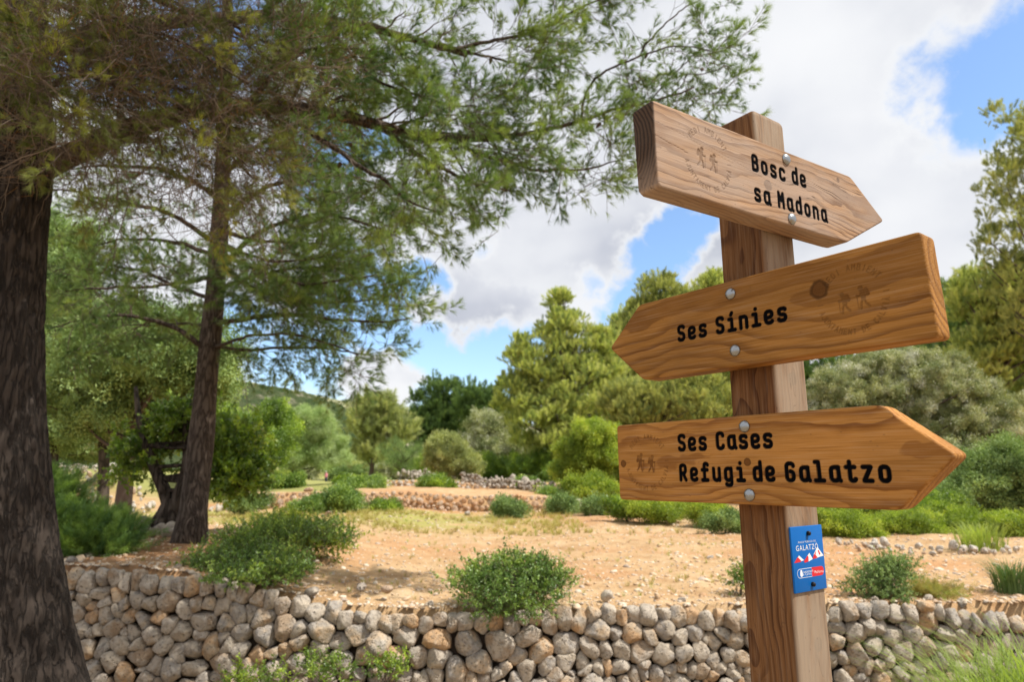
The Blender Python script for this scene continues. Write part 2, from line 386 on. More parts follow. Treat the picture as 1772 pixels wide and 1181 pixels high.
# wood with growth rings around a pith line outside the board, bent around knots
def wood(name, cols, pith, freq, knots=(), horiz=True, fine=.5, grey=0, greycol=(.42, .37, .33), rough=.62, seed=0, stretch=.9, endgrain=0, greyside=False, cracks=.8):
    """cols: early, late; pith: (y,z) of the ring centre (m); knots: (x, z, radius)"""
    m, t, b = newmat(name)
    co = t.n('ShaderNodeTexCoord').outputs['Object']
    X, Y, Z = t.sep(co)
    if not horiz: X, Y, Z = Z, Y, X
    sv = t.comb(t.m('MULTIPLY', X, stretch), t.m('MULTIPLY', Y, 2.0), t.m('MULTIPLY', Z, 2.0))
    sv = t.vm('ADD', sv, (seed * 3.1, seed * 1.7, seed))
    wob = t.noise(sv, 3.0, 3, .5)
    wob2 = t.noise(sv, 11.0, 3, .5)
    zz = t.m('ADD', Z, t.m('MULTIPLY', t.m('SUBTRACT', wob, .5), .12))
    kmask = None
    for (kx, kz, kr) in knots:
        ddx = t.m('SUBTRACT', X, kx); ddz = t.m('SUBTRACT', Z, kz)
        r2 = t.m('ADD', t.m('POWER', t.m('MULTIPLY', t.m('ABSOLUTE', ddx), .33), 2), t.m('POWER', t.m('ABSOLUTE', ddz), 2))
        infl = t.m('POWER', 2.718, t.m('MULTIPLY', r2, -1 / (kr * 2.3) ** 2))
        zz = t.m('SUBTRACT', zz, t.m('MULTIPLY', t.m('MULTIPLY', infl, kr * 1.25), t.m('MULTIPLY_ADD', t.sstep(ddz, -kr * 1.2, kr * 1.2), 2.0, -1.0)))
        rk = t.m('SQRT', t.m('ADD', t.m('POWER', t.m('ABSOLUTE', ddx), 2), t.m('POWER', t.m('ABSOLUTE', ddz), 2)))
        rk = t.m('ADD', rk, t.m('MULTIPLY', t.m('SUBTRACT', t.noise(co, 90, 2), .5), kr * .5))
        km = t.sstep(rk, kr * 1.12, kr * .85)
        rim = t.m('MULTIPLY', t.sstep(rk, kr * 1.35, kr * 1.05), t.sstep(rk, kr * .72, kr * .98))
        rings = t.m('MULTIPLY_ADD', t.m('SINE', t.m('MULTIPLY', rk, 2600)), .5, .5)
        kmask = (km, rim, rings) if kmask is None else (t.m('MAXIMUM', kmask[0], km), t.m('MAXIMUM', kmask[1], rim), t.mix(km, kmask[2], rings))
    ry = t.m('SUBTRACT', t.m('ADD', Y, t.m('MULTIPLY', t.m('SUBTRACT', wob2, .5), .012)), pith[0]); rz_ = t.m('SUBTRACT', zz, pith[1])
    r = t.m('SQRT', t.m('ADD', t.m('MULTIPLY', ry, ry), t.m('MULTIPLY', rz_, rz_)))
    ph = t.m('MULTIPLY', r, freq)
    fr = t.m('FRACT', ph)
    late = t.m('MULTIPLY', t.sstep(fr, .35, .9), t.sstep(fr, 1.0, .94))
    late = t.m('MULTIPLY', late, t.m('MULTIPLY_ADD', t.noise(t.comb(t.m('MULTIPLY', X, 1.5), 0, t.m('MULTIPLY', ph, .35)), 2.0, 2), 1.6, -.1), clamp=True)
    fib = t.noise(t.comb(t.m('MULTIPLY', X, 9), t.m('MULTIPLY', Y, 300), t.m('MULTIPLY', Z, 420)), 1.0, 4, .6)
    tone = t.noise(t.comb(t.m('MULTIPLY', X, 4), t.m('MULTIPLY', Y, 14), t.m('MULTIPLY', Z, 16)), 1.0, 4, .55)
    early = t.mix(t.sstep(tone, .3, .7), tuple(v * .8 for v in cols[0]), tuple(min(1, v * 1.15) for v in cols[0]))
    c = t.mix(late, early, cols[1])
    c = t.mix(t.m('MULTIPLY', t.m('SUBTRACT', fib, .5), fine), c, (.95, .8, .6)) 
    c = t.mix(t.m('MULTIPLY', t.sstep(fib, .5, .3), .4), c, tuple(v * .5 for v in cols[1]))
    if kmask:
        kc = t.mix(t.m('MULTIPLY', kmask[2], .5), tuple(v * .75 for v in cols[1]), tuple(v * .35 for v in cols[1]))
        c = t.mix(t.m('MULTIPLY', kmask[0], .85), c, kc)
        c = t.mix(t.m('MULTIPLY', kmask[1], .7), c, tuple(v * .3 for v in cols[1]))
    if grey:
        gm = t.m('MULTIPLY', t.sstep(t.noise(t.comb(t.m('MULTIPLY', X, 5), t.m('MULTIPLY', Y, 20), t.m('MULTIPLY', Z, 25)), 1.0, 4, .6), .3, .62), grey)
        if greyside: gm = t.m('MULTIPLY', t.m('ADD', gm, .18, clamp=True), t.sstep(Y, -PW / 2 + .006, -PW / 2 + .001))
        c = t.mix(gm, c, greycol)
        cr = t.n('ShaderNodeTexNoise', {'Vector': t.comb(t.m('MULTIPLY', X, 2.2), t.m('MULTIPLY', Y, 60), t.m('MULTIPLY', zz, 95)), 'Scale': 1.0, 'Detail': 2.0}).outputs[0]
        crack = t.m('MULTIPLY', t.sstep(t.m('ABSOLUTE', t.m('SUBTRACT', cr, .5)), .012, .0), t.sstep(tone, .52, .62))
        c = t.mix(t.m('MULTIPLY', crack, cracks), c, (.05, .03, .02))
    if endgrain: c = t.mix(t.m('MULTIPLY', t.sstep(X, .0045, .0), endgrain), c, t.mix(t.m('MULTIPLY_ADD', t.m('SINE', t.m('MULTIPLY', r, freq * 6.28)), .5, .5), (.022, .014, .01), (.07, .042, .028)))
    spk = t.vor(t.comb(t.m('MULTIPLY', X, 40), t.m('MULTIPLY', Y, 90), t.m('MULTIPLY', Z, 90)), 1.0)
    c = t.mix(t.m('MULTIPLY', t.sstep(spk, .1, .05), .35), c, (.1, .05, .03))
    # carving colours stored on the mesh: black paint in the letters, shade tinted into the emblem grooves, dark cracks
    pa = t.n('ShaderNodeAttribute', attribute_name='paint').outputs['Fac']
    bu = t.n('ShaderNodeAttribute', attribute_name='shade_crack').outputs['Fac']
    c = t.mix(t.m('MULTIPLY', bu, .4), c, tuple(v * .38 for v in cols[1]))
    c = t.mix(pa, c, (.004, .004, .005))
    t.set(b.inputs['Base Color'], c)
    b.inputs['Roughness'].default_value = rough
    t.set(b.inputs['Specular IOR Level'], t.m('MULTIPLY_ADD', pa, -.09, .10))
    bump(t, b, t.m('SUBTRACT', t.m('MULTIPLY', fib, .6), t.m('MULTIPLY', late, -.5)), .0009, .8)
    return m
# ------------------------------------------------------------------ stroke lettering (router-cut letters)
def rp(pts, r=.17, closed=False, n=5):
    P = [np.array(p, float) for p in pts]; out = []
    N = len(P)
    rng_i = range(N) if closed else range(N)
    for i in rng_i:
        if not closed and i in (0, N - 1): out.append(P[i]); continue
        a, b_, c = P[i - 1], P[i], P[(i + 1) % N]
        la, lc = np.linalg.norm(a - b_), np.linalg.norm(c - b_)
        ra = min(r, la * (1 if (not closed and i == 1) else .5) * .98); rc = min(r, lc * (1 if (not closed and i == N - 2) else .5) * .98)
        p0 = b_ + (a - b_) / la * ra; p2 = b_ + (c - b_) / lc * rc
        for k in range(n + 1):
            u = k / n; out.append((1 - u) ** 2 * p0 + 2 * u * (1 - u) * b_ + u * u * p2)
    if closed: out.append(out[0])
    return np.array(out)
w_ = .36
XH, CH = .70, .9
bowl = rp([(0, .1), (w_, .1), (w_, XH), (0, XH)], .2, True)
G = {
 'o': [bowl],
 'c': [rp([(w_, .2), (w_, .1), (0, .1), (0, XH), (w_, XH), (w_, .6)], .2)],
 's': [rp([(w_, .63), (w_, XH), (.02, XH), (.02, .42), (w_, .38), (w_, .1), (0, .1), (0, .18)], .15)],
 'S': [rp([(w_, .8), (w_, CH), (.0, CH), (.0, .53), (w_, .47), (w_, .1), (0, .1), (0, .2)], .18)],
 'e': [rp([(.02, .38), (w_, .38), (w_, XH), (0, XH), (0, .1), (w_, .1), (w_, .17)], .2)],
 'a': [bowl, rp([(w_ - .01, XH), (w_ + .01, .16), (w_ + .07, .1)], .05), rp([(.2, XH), (w_, XH)], .05)],
 'd': [bowl, rp([(w_, .1), (w_, .98)])],
 'n': [rp([(0, .1), (0, XH)]), rp([(0, .52), (0, XH), (w_, XH), (w_, .1)], .2)],
 'i': [rp([(.03, XH), (.19, XH), (.19, .1)], .02), rp([(.0, .1), (w_ + .02, .1)]), rp([(.18, .96), (.18, .97)])],
 'í': [rp([(.03, XH), (.19, XH), (.19, .1)], .02), rp([(.0, .1), (w_ + .02, .1)]), rp([(.16, .93), (.22, 1.03)])],
 'l': [rp([(.0, .95), (.16, .95), (.18, .1)], .02), rp([(-.02, .1), (w_ + .02, .1)])],
 'f': [rp([(w_, .9), (w_ - .02, .97), (.14, .97), (.14, .1)], .15), rp([(0, .64), (w_ - .03, .64)]), rp([(.0, .1), (w_ - .02, .1)])],
 'u': [rp([(0, XH), (0, .1), (w_, .1), (w_, XH)], .2), rp([(w_, .3), (w_, .1)])],
 'g': [bowl, rp([(w_, XH), (w_, -.15), (.04, -.15), (.04, -.1)], .14)],
 't': [rp([(.14, .93), (.14, .1), (w_, .1), (w_ + .02, .17)], .16), rp([(-.02, XH), (w_, XH)])],
 'z': [rp([(0, XH), (w_ - .02, XH), (.02, .1), (w_, .1)], .02)],
 'B': [rp([(0, .1), (0, .9), (w_ - .02, .9), (w_ - .02, .52), (0, .52)], .16), rp([(0, .52), (w_, .52), (w_, .1), (0, .1)], .16)],
 'M': [rp([(-.02, .1), (0, .9), (w_ / 2, .45), (w_, .9), (w_ + .02, .1)], .02)],
 'C': [rp([(w_, .76), (w_, .9), (0, .9), (0, .1), (w_, .1), (w_, .24)], .2)],
 'R': [rp([(0, .1), (0, .9), (w_ - .02, .9), (w_ - .02, .47), (0, .47)], .16), rp([(.16, .47), (w_, .1)])],
 'G': [rp([(w_, .78), (w_, .9), (0, .9), (0, .1), (w_, .1), (w_, .52), (.2, .52)], .19)],
}
K = .5
CAPS = {'M': [[(0, 0), (0, 1), (K / 2, .45), (K, 1), (K, 0)]], 'E': [[(K, 1), (0, 1), (0, 0), (K, 0)], [(0, .5), (K * .85, .5)]],
 'D': [[(0, 0), (0, 1), (K * .7, .9), (K, .5), (K * .7, .1), (0, 0)]], 'I': [[(K / 2, 0), (K / 2, 1)]], 'A': [[(0, 0), (K / 2, 1), (K, 0)], [(.1, .35), (.4, .35)]],
 'B': [[(0, 0), (0, 1), (K * .9, .9), (K * .8, .55), (0, .5)], [(K * .7, .5), (K, .3), (K * .9, .05), (0, 0)]], 'N': [[(0, 0), (0, 1), (K, 0), (K, 1)]],
 'T': [[(0, 1), (K, 1)], [(K / 2, 1), (K / 2, 0)]], 'J': [[(K, 1), (K, .15), (K * .6, 0), (0, .15)]], 'U': [[(0, 1), (0, .1), (K * .5, 0), (K, .1), (K, 1)]],
 'C': [[(K, .85), (K * .6, 1), (0, .8), (0, .2), (K * .6, 0), (K, .15)]], 'L': [[(0, 1), (0, 0), (K, 0)]], 'V': [[(0, 1), (K / 2, 0), (K, 1)]],
 'À': [[(0, 0), (K / 2, .9), (K, 0)], [(.1, .3), (.4, .3)], [(.15, 1.3), (.3, 1.1)]], '|': [[(K / 2, 0), (K / 2, 1)]], ' ': []}
def word(s, x0, adv, zbase, H=.0315):
    segs = []
    for i, ch in enumerate(s):
        for pl_ in G[ch]: segs.append(pl_ * np.array([(.0175 / .0315 - .2) / w_, 1]) * H * np.array([1, 1]) + np.array([x0 + adv * i + .1 * H, zbase]))
    return segs
def arc_text(s, cx, cz, r, a0, a1, size, top=True):
    segs = []; n = len(s)
    for i, ch in enumerate(s):
        a = a0 + (a1 - a0) * i / (n - 1)
        ca, sa = math.cos(a), math.sin(a)
        up = np.array([ca, sa]) * (1 if top else -1); rt = np.array([up[1], -up[0]])
        o = np.array([cx, cz]) + np.array([ca, sa]) * r
        for pl_ in CAPS[ch]:
            pl_ = np.array(pl_); segs.append(o + ((pl_[:, :1] - K / 2) * rt + (pl_[:, 1:] - .5) * up) * size)
    return segs
def emblem(cx, cz, r, mirror=1):
    thin = arc_text('MEDI AMBIENT', cx, cz, r, R(140), R(35), .0086)
    thin += arc_text('AJUNTAMENT DE CALVIÀ', cx, cz, r, R(196), R(349), .0078, False)
    for a in (R(180), R(3)):
        d = np.array([math.cos(a), math.sin(a)]); thin.append(np.array([cx, cz]) + d * np.array([[r - .004], [r + .004]]))
    fig = []
    for ox, oz, s in ((-.0135 * mirror, -.003, .78), (.0135 * mirror, .0, .86)):
        def F(pts): return np.array(pts) * np.array([mirror * s, s]) + np.array([cx + ox, cz + oz])
        th = np.linspace(0, 2 * np.pi, 9)
        fig.append((F(np.stack([-.001 + .0018 * np.cos(th), .0165 + .0018 * np.sin(th)], 1)), .0022))
        fig.append((F([(.0075, .0125), (.010, .004)]), .0030))
        fig.append((F([(.001, .0105), (.0028, -.001)]), .0036))
        fig.append((F([(.0, .009), (-.004, .0035), (-.0085, .0045)]), .0013))
        fig.append((F([(-.0082, .006), (-.0062, -.019)]), .0007))
        fig.append((F([(.002, -.002), (-.0015, -.0095), (-.0022, -.0185)]), .0017))
        fig.append((F([(.003, -.002), (.006, -.010), (.0115, -.0165)]), .0017))
    return [(p, .00075) for p in thin] + fig
def segdist(px, pz, segs):
    # segs: list of (polyline, halfwidth) -> signed "distance minus half width"
    best = np.full(px.shape, 1.0)
    for pl_, hw in segs:
        lo, hi = pl_.min(0) - hw - .004, pl_.max(0) + hw + .004
        sel = np.nonzero((px > lo[0]) & (px < hi[0]) & (pz > lo[1]) & (pz < hi[1]))[0]
        if not len(sel): continue
        X_, Z_ = px[sel], pz[sel]; d = np.full(len(sel), 1.0)
        for a, b_ in zip(pl_[:-1], pl_[1:]):
            v = b_ - a; L2 = v @ v + 1e-12
            u = np.clip(((X_ - a[0]) * v[0] + (Z_ - a[1]) * v[1]) / L2, 0, 1)
            d = np.minimum(d, np.hypot(X_ - a[0] - u * v[0], Z_ - a[1] - u * v[1]))
        best[sel] = np.minimum(best[sel], d - hw)
    return best

def board_mesh(name, H, L, t, sh, dend, mir, letters, emb, mat, T=.042, br=.0042):
    """pointed board; local x along, z up, front face at y=0. sh: shoulder shift, dend: square end slant; mir: point towards -x"""
    h = H / 2
    poly = [(0 + dend, h), (L + sh, h), (L + t, 0), (L - sh, -h), (0 - dend, -h)]
    poly = [np.array(p) for p in poly]
    out = rp(poly, .009, True, 6)
    # ensure outline top and bottom as functions of x
    x_lo, x_hi = out[:, 0].min() + 1e-5, out[:, 0].max() - 1e-5
    nx = int((x_hi - x_lo) / .00115)
    u = np.linspace(0, 1, nx)
    e = .02
    xs = x_lo + (x_hi - x_lo) * u
    xs = np.unique(np.concatenate([xs, x_lo + np.linspace(0, .007, 12) ** 1, x_hi - np.linspace(0, .01, 14)]))
    top = np.full(len(xs), -1.); bot = np.full(len(xs), 1.)
    for a, b_ in zip(out[:-1], out[1:]):
        lo, hi = min(a[0], b_[0]), max(a[0], b_[0])
        s_ = (xs >= lo - 1e-9) & (xs <= hi + 1e-9)
        if hi - lo < 1e-9: zc = np.full(s_.sum(), max(a[1], b_[1])); zd = np.full(s_.sum(), min(a[1], b_[1]))
        else: zc = zd = a[1] + (b_[1] - a[1]) * (xs[s_] - a[0]) / (b_[0] - a[0])
        top[s_] = np.maximum(top[s_], zc); bot[s_] = np.minimum(bot[s_], zd)
    vv = np.linspace(0, 1, int(H / .00115))
    vv = np.unique(np.concatenate([vv, np.linspace(0, .05, 10), 1 - np.linspace(0, .05, 10)]))
    Xg = np.repeat(xs[:, None], len(vv), 1); Zg = bot[:, None] + (top - bot)[:, None] * vv[None]
    # distance to the (convex) outline
    dist = np.full(Xg.shape, 1.0)
    for a, b_ in zip(out[:-1], out[1:]):
        v = b_ - a; L_ = np.hypot(*v)
        if L_ < 1e-7: continue
        nrm = np.array([v[1], -v[0]]) / L_       # inward for clockwise outline
        dist = np.minimum(dist, (Xg - a[0]) * nrm[0] + (Zg - a[1]) * nrm[1])
    dist = np.maximum(dist, 0)
    q = np.clip(dist / br, 0, 1)
    Yg = br * (1 - np.sqrt(np.maximum(0, 1 - (1 - q) ** 2)))
    sx = -1 if mir else 1
    px, pz = (Xg * sx).ravel(), Zg.ravel()
    dl = segdist(px, pz, [(p, .0035) for p in letters]); de = segdist(px, pz, emb)
    carve = .0016 * np.clip(1 - (dl + .0022) / .0022, 0, 1) * (dl < 0) + .0011 * np.clip(-de / .0007, 0, 1)
    Y = Yg.ravel() + carve
    paint = np.clip(.5 - dl / .0009, 0, 1); shade_crack = np.clip(.5 - de / .0009, 0, 1)
    mb = MB()
    P = np.stack([px, Y, pz], 1).reshape(Xg.shape[0], Xg.shape[1], 3)
    mb.grid(P, flip=mir)
    # back face: mirror of a coarse grid
    ci = np.unique(np.concatenate([np.arange(0, len(xs), 12), np.arange(0, 14), np.arange(len(xs) - 16, len(xs))])); cj = np.unique(np.concatenate([np.arange(0, len(vv), 12), np.arange(0, 11), np.arange(len(vv) - 11, len(vv))]))
    B_ = np.stack([Xg * sx, T - Yg, Zg], -1)[np.ix_(ci, cj)]
    nfront = mb.nv
    mb.grid(B_, flip=not mir)
    # edge band between the two
    ring_idx = [(i, 0) for i in range(len(xs))] + [(len(xs) - 1, j) for j in range(1, len(vv))] + [(i, len(vv) - 1) for i in range(len(xs) - 2, -1, -1)] + [(0, j) for j in range(len(vv) - 2, 0, -1)]
    ra = np.array(ring_idx)
    rimf = np.stack([Xg[ra[:, 0], ra[:, 1]] * sx, Yg[ra[:, 0], ra[:, 1]], Zg[ra[:, 0], ra[:, 1]]], 1)
    k = 5
    band = np.stack([rimf * [1, 0, 1] + np.array([0, 1, 0]) * (br + (T - 2 * br) * i / k) for i in range(k + 1)], 1)
    mb.grid(band, closed_u=True, flip=mir)
    me = mb.mesh(name, mat)
    n = len(me.vertices)
    pa = np.zeros(n); pa[:len(paint)] = paint; ba = np.zeros(n); ba[:len(shade_crack)] = shade_crack
    attr(me, 'paint', pa); attr(me, 'shade_crack', ba)
    return me

signpost = empty('signpost', (0, 0, 0))
THP = R(34.8); KP = .975; PW = .0905
PC = np.array([.442, 1.124]) * KP                        # near corner of the square post
dR = np.array([math.cos(THP), math.sin(THP)]); dL = np.array([-math.sin(THP), math.cos(THP)])
cx_, cy_ = PC + (dR + dL) * PW / 2
signpost.location = (cx_, cy_, -.2)
tag(signpost, 'square timber signpost with three pointed wooden boards and a blue plaque, nearest the viewer', 'signpost')
def sp(o):
    o.parent = signpost; o.matrix_parent_inverse = Matrix.Translation((-cx_, -cy_, .2)); return o
# post: rounded square section with a bevelled cap
def post():
    mb = MB(); hw = PW / 2; rr = .006
    sec = []
    for (sx, sy, a0) in ((1, 1, 0), (-1, 1, 90), (-1, -1, 180), (1, -1, 270)):
        for k in range(4):
            a = R(a0 + k * 30); sec.append(((hw - rr) * sx + rr * math.cos(a), (hw - rr) * sy + rr * math.sin(a)))
    sec = np.array(sec)
    # refine the sides
    ref = []
    for i in range(len(sec)):
        a, b_ = sec[i], sec[(i + 1) % len(sec)]
        nn = 8 if np.hypot(*(b_ - a)) > .02 else 1
        for k in range(nn): ref.append(a + (b_ - a) * k / nn)
    sec = np.array(ref)
    zt = 2.232
    zs = list(np.linspace(-.35, zt - .012, 60)); sc = [1.0] * 60
    zs += [zt - .006, zt - .002, zt, zt + .004]; sc += [.975, .93, .86, .0]
    P = np.stack([np.concatenate([sec * s_, np.full((len(sec), 1), z)], 1) for z, s_ in zip(zs, sc)], 1)
    mb.grid(P, closed_u=True)
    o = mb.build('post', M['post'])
    o.location = (cx_, cy_, 0); o.rotation_euler = (0, 0, THP)
    return sp(o)
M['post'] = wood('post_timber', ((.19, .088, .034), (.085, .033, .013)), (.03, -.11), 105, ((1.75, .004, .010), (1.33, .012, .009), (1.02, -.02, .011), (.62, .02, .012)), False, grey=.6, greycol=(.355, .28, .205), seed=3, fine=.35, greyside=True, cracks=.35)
post()
zo = EYE
BOARDS = [
 dict(o=(.222, .962, .499), az=57.6, s=.94, H=.1363, L=.486, t=.1166, sh=.017, dend=-.0028, mir=False,
      words=[('Bosc', .2172, .0232, .0085), ('de', .3215, .0225, .0105), ('sa', .2171, .0240, -.0440), ('Madona', .2775, .0238, -.0425)],
      emb=(.1128, .0010, .0485), bolts=[(.3094, .0519), (.3105, -.0553)],
      wood=(((.40, .24, .135), (.14, .066, .032)), (.10, .02), 145, ((.2548, -.0079, .0085), (.46, .05, .004)), .65, 1),
      label='weathered pinkish board pointing right, topmost, reading Bosc de sa Madona'),
 dict(o=(.544, .846, .238), az=142.7, s=1.02, H=.148, L=.508, t=.0836, sh=.001, dend=.0025, mir=True,
      words=[('Ses', -.4203, .0232, -.0150), ('Sínies', -.3378, .0230, -.0148)],
      emb=(-.103, -.001, .0475), bolts=[(-.304, .0506), (-.3028, -.0471)],
      wood=(((.36, .165, .038), (.17, .067, .014)), (.06, .045), 62, ((-.1504, .0241, .0125),), .0, 2),
      label='brown pointed board reading Ses Sínies, the middle one, pointing left'),
 dict(o=(.208, 1.356, .017), az=142.6, s=.98, H=.142, L=.505, t=.083, sh=-.006, dend=-.0006, mir=False,
      words=[('Ses', .148, .0222, .0158), ('Cases', .2283, .0220, .0160), ('Refugi', .1477, .0231, -.0362), ('de', .2941, .0219, -.0355), ('Galatzo', .3498, .0231, -.0357)],
      emb=(.0733, -.0018, .0475), bolts=[(.2855, .0530), (.2858, -.0556)],
      wood=(((.45, .205, .05), (.21, .076, .016)), (.07, .012), 100, ((.2862, -.0041, .0055), (.015, -.003, .006)), .0, 5),
      label='orange brown pointed board reading Ses Cases Refugi de Galatzo, lowest on the post, pointing right'),
]
M['bolt'] = simple('zinc_plated_steel', (.36, .375, .385), .28, 1.0, .5)
m_, t_, b_s = M['bolt'], NT(M['bolt'].node_tree), M['bolt'].node_tree.nodes['Principled BSDF']
cob = t_.n('ShaderNodeTexCoord').outputs['Object']
t_.set(b_s.inputs['Roughness'], t_.ramp(t_.noise(cob, 160, 4, .7), [(.35, .22), (.7, .5)]))
bump(t_, b_s, t_.noise(cob, 260, 3, .6), .0006, .5)
def bolt_mesh():
    mb = MB(); n = 24; prof = [(.0, -.0058), (.0035, -.0055), (.0065, -.0045), (.0085, -.0030), (.0097, -.0012), (.0100, .0001), (.0092, .0004)]
    a = np.linspace(0, 2 * np.pi, n, endpoint=False)
    mb.grid(np.stack([np.stack([r_ * np.cos(a), np.full(n, y), r_ * np.sin(a)], 1) for r_, y in prof], 1), closed_u=True, flip=True)
    return mb.mesh('bolt', M['bolt'])
bm_bolt = bolt_mesh()
for i, B in enumerate(BOARDS):
    wd = B['wood']
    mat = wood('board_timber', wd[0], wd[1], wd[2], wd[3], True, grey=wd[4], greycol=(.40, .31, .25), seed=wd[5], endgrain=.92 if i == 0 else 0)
    letters = []
    for (s_, x0, adv, zb) in B['words']: letters += word(s_, x0, adv, zb)
    cr = []
    for (x0, z0, x1, z1, hw_) in ((0, .012, .062, .003, .0007), (.0, .036, .17, .014, .00035), (.10, .028, .30, -.004, .0003), (.36, .03, .45, .012, .00035)) if i == 0 else ((.10, .03, .16, .034, .0003),) if i == 2 else ():
        u_ = np.linspace(0, 1, 12); cr.append((np.stack([x0 + (x1 - x0) * u_, z0 + (z1 - z0) * u_ + np.cumsum(rng.normal(0, .0005, 12))], 1), hw_))
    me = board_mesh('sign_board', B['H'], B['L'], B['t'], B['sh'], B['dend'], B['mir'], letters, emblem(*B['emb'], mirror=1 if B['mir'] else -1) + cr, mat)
    o = bpy.data.objects.new('sign_board', me); S.collection.objects.link(o)
    a = R(B['az']); org = np.array(B['o']) * B['s'] + [0, 0, EYE]
    o.location = org; o.rotation_euler = (0, 0, R(90) - a)
    o['label'] = B['label']
    sp(o)
    for (bx, bz) in B['bolts']:
        b2 = bpy.data.objects.new('bolt', bm_bolt); S.collection.objects.link(b2)
        b2.parent = o; b2.location = (bx, 0, bz); b2.rotation_euler = (0, random.uniform(0, 6), 0)
# plaque on the right face of the post: local x along the face, y into the post
PO = np.array([*PC, EYE])
pla = MB()
def boxgrid(mb, x0, x1, y0, y1, z0, z1, mi=0):
    v = [(x, y, z) for x in (x0, x1) for y in (y0, y1) for z in (z0, z1)]
    f = np.array([(0, 1, 3, 2), (4, 6, 7, 5), (0, 4, 5, 1), (2, 3, 7, 6), (0, 2, 6, 4), (1, 5, 7, 3)]); mb.add(v, f, mi)
M['blue'] = simple('blue_enamel', (.003, .125, .44), .5, 0, .2)
M['white'] = simple('white_print', (.78, .8, .82), .5); M['redp'] = simple('red_print', (.62, .02, .03), .5); M['screw'] = simple('black_screw', (.02, .02, .022), .4, .6)
boxgrid(pla, .0025, .0895, -.0035, -.0002, -.1885, -.0890)
plaque = pla.build('plaque', M['blue'], smooth=False)
plaque.location = PO; plaque.rotation_euler = (0, 0, THP); sp(plaque)
plaque['label'] = 'blue enamel plaque with white lettering and red and white peaks'
pbv = plaque.modifiers.new('bevel', 'BEVEL'); pbv.width = .0008; pbv.segments = 2
def flatpoly(name, polys, mat, y):
    mb = MB()
    for k, p in enumerate(polys):
        p = np.array(p); n = len(p)
        v = np.concatenate([np.stack([p[:, 0], np.full(n, y - k * .00001), p[:, 1]], 1)])
        mb.add(v, np.arange(n)[None], 0)
    o = mb.build(name, mat, plaque, smooth=False); return o
PX = lambda fx, fz: (.0025 + .087 * fx, -.0890 - .0995 * fz)
def pxl(l): return [PX(*q) for q in l]
def rrect(x0, x1, z0, z1, sides='both', n=8):
    zc, rr_ = (z0 + z1) / 2, abs(z1 - z0) / 2; rx = rr_ * .0995 / .087; pts = []
    if sides in ('both', 'right'):
        pts += [(x1 - rx + rx * math.sin(a), zc - rr_ * math.cos(a)) for a in np.linspace(0, np.pi, n)]
    else: pts += [(x1, z0), (x1, z1)]
    if sides in ('both', 'left'):
        pts += [(x0 + rx - rx * math.sin(a), zc + rr_ * math.cos(a)) for a in np.linspace(0, np.pi, n)]
    else: pts += [(x0, z1), (x0, z0)]
    return pxl(pts)
yb = -.0036
flatpoly('white_peaks', [pxl([(.05, .53), (.20, .44), (.34, .52), (.26, .53), (.22, .50), (.17, .53)]), pxl([(.44, .47), (.53, .42), (.62, .52), (.48, .55), (.49, .48)]), pxl([(.66, .45), (.80, .34), (.98, .49), (.84, .50), (.72, .52)])], M['white'], yb)
flatpoly('red_peaks', [pxl([(.03, .545), (.15, .46), (.22, .50), (.25, .54)]), pxl([(.33, .54), (.46, .455), (.485, .48), (.47, .55), (.36, .56)]), pxl([(.62, .50), (.74, .40), (.72, .46), (.78, .51), (.63, .52)]), pxl([(.80, .40), (.83, .39), (.88, .46), (.84, .47)])], M['redp'], yb - .0001)
flatpoly('pill_outline', [rrect(.10, .56, .645, .785, 'left')], M['white'], yb)
flatpoly('pill_field', [rrect(.108, .553, .652, .778, 'left')], M['blue'], yb - .00006)
flatpoly('red_pill', [rrect(.555, .945, .645, .785, 'right')], M['redp'], yb - .00003)
flatpoly('crest', [pxl([(.19, .745), (.19, .70), (.20, .69), (.20, .665), (.25, .665), (.25, .69), (.265, .70), (.265, .745), (.245, .765), (.21, .765)])], M['white'], yb - .0001)
def text(s_, fx, fz, size, mat, sxc=1.0):
    cu = bpy.data.curves.new('lettering', 'FONT'); cu.body = s_; cu.size = size; cu.align_x = 'CENTER'; cu.align_y = 'CENTER'; cu.resolution_u = 3; cu.space_character = 1.2
    cu.materials.append(mat)
    tmp = bpy.data.objects.new('tmp', cu); S.collection.objects.link(tmp); bpy.context.view_layer.update()
    me = bpy.data.meshes.new_from_object(tmp.evaluated_get(bpy.context.evaluated_depsgraph_get())); bpy.data.objects.remove(tmp)
    me.name = 'lettering'; o = bpy.data.objects.new('lettering', me); S.collection.objects.link(o); o.parent = plaque
    x, z = PX(fx, fz); o.location = (x, yb - .00012, z); o.rotation_euler = (R(90), 0, 0); o.scale = (sxc, 1, 1)
text('GALATZÓ', .47, .335, .0118, M['white'], 1.0); text('FINCA PÚBLICA DE', .48, .245, .0042, M['white'], 1.15)
text('Ajuntament', .41, .695, .0058, M['white']); text('de Calvià', .385, .735, .0058, M['white']); text('Mallorca', .78, .725, .0062, M['white'])
def screw(fx, fz):
    mb = MB(); n = 12; a = np.linspace(0, 2 * np.pi, n, endpoint=False)
    prof = [(.0, -.0052), (.0022, -.0050), (.0033, -.0040), (.0036, -.0030), (.0036, -.0001)]
    mb.grid(np.stack([np.stack([r_ * np.cos(a), np.full(n, y), r_ * np.sin(a)], 1) for r_, y in prof], 1), closed_u=True, flip=True)
    o = mb.build('screw', M['screw'], plaque); x, z = PX(fx, fz); o.location = (x, -.0036, z)
screw(.525, .115); screw(.535, .90)
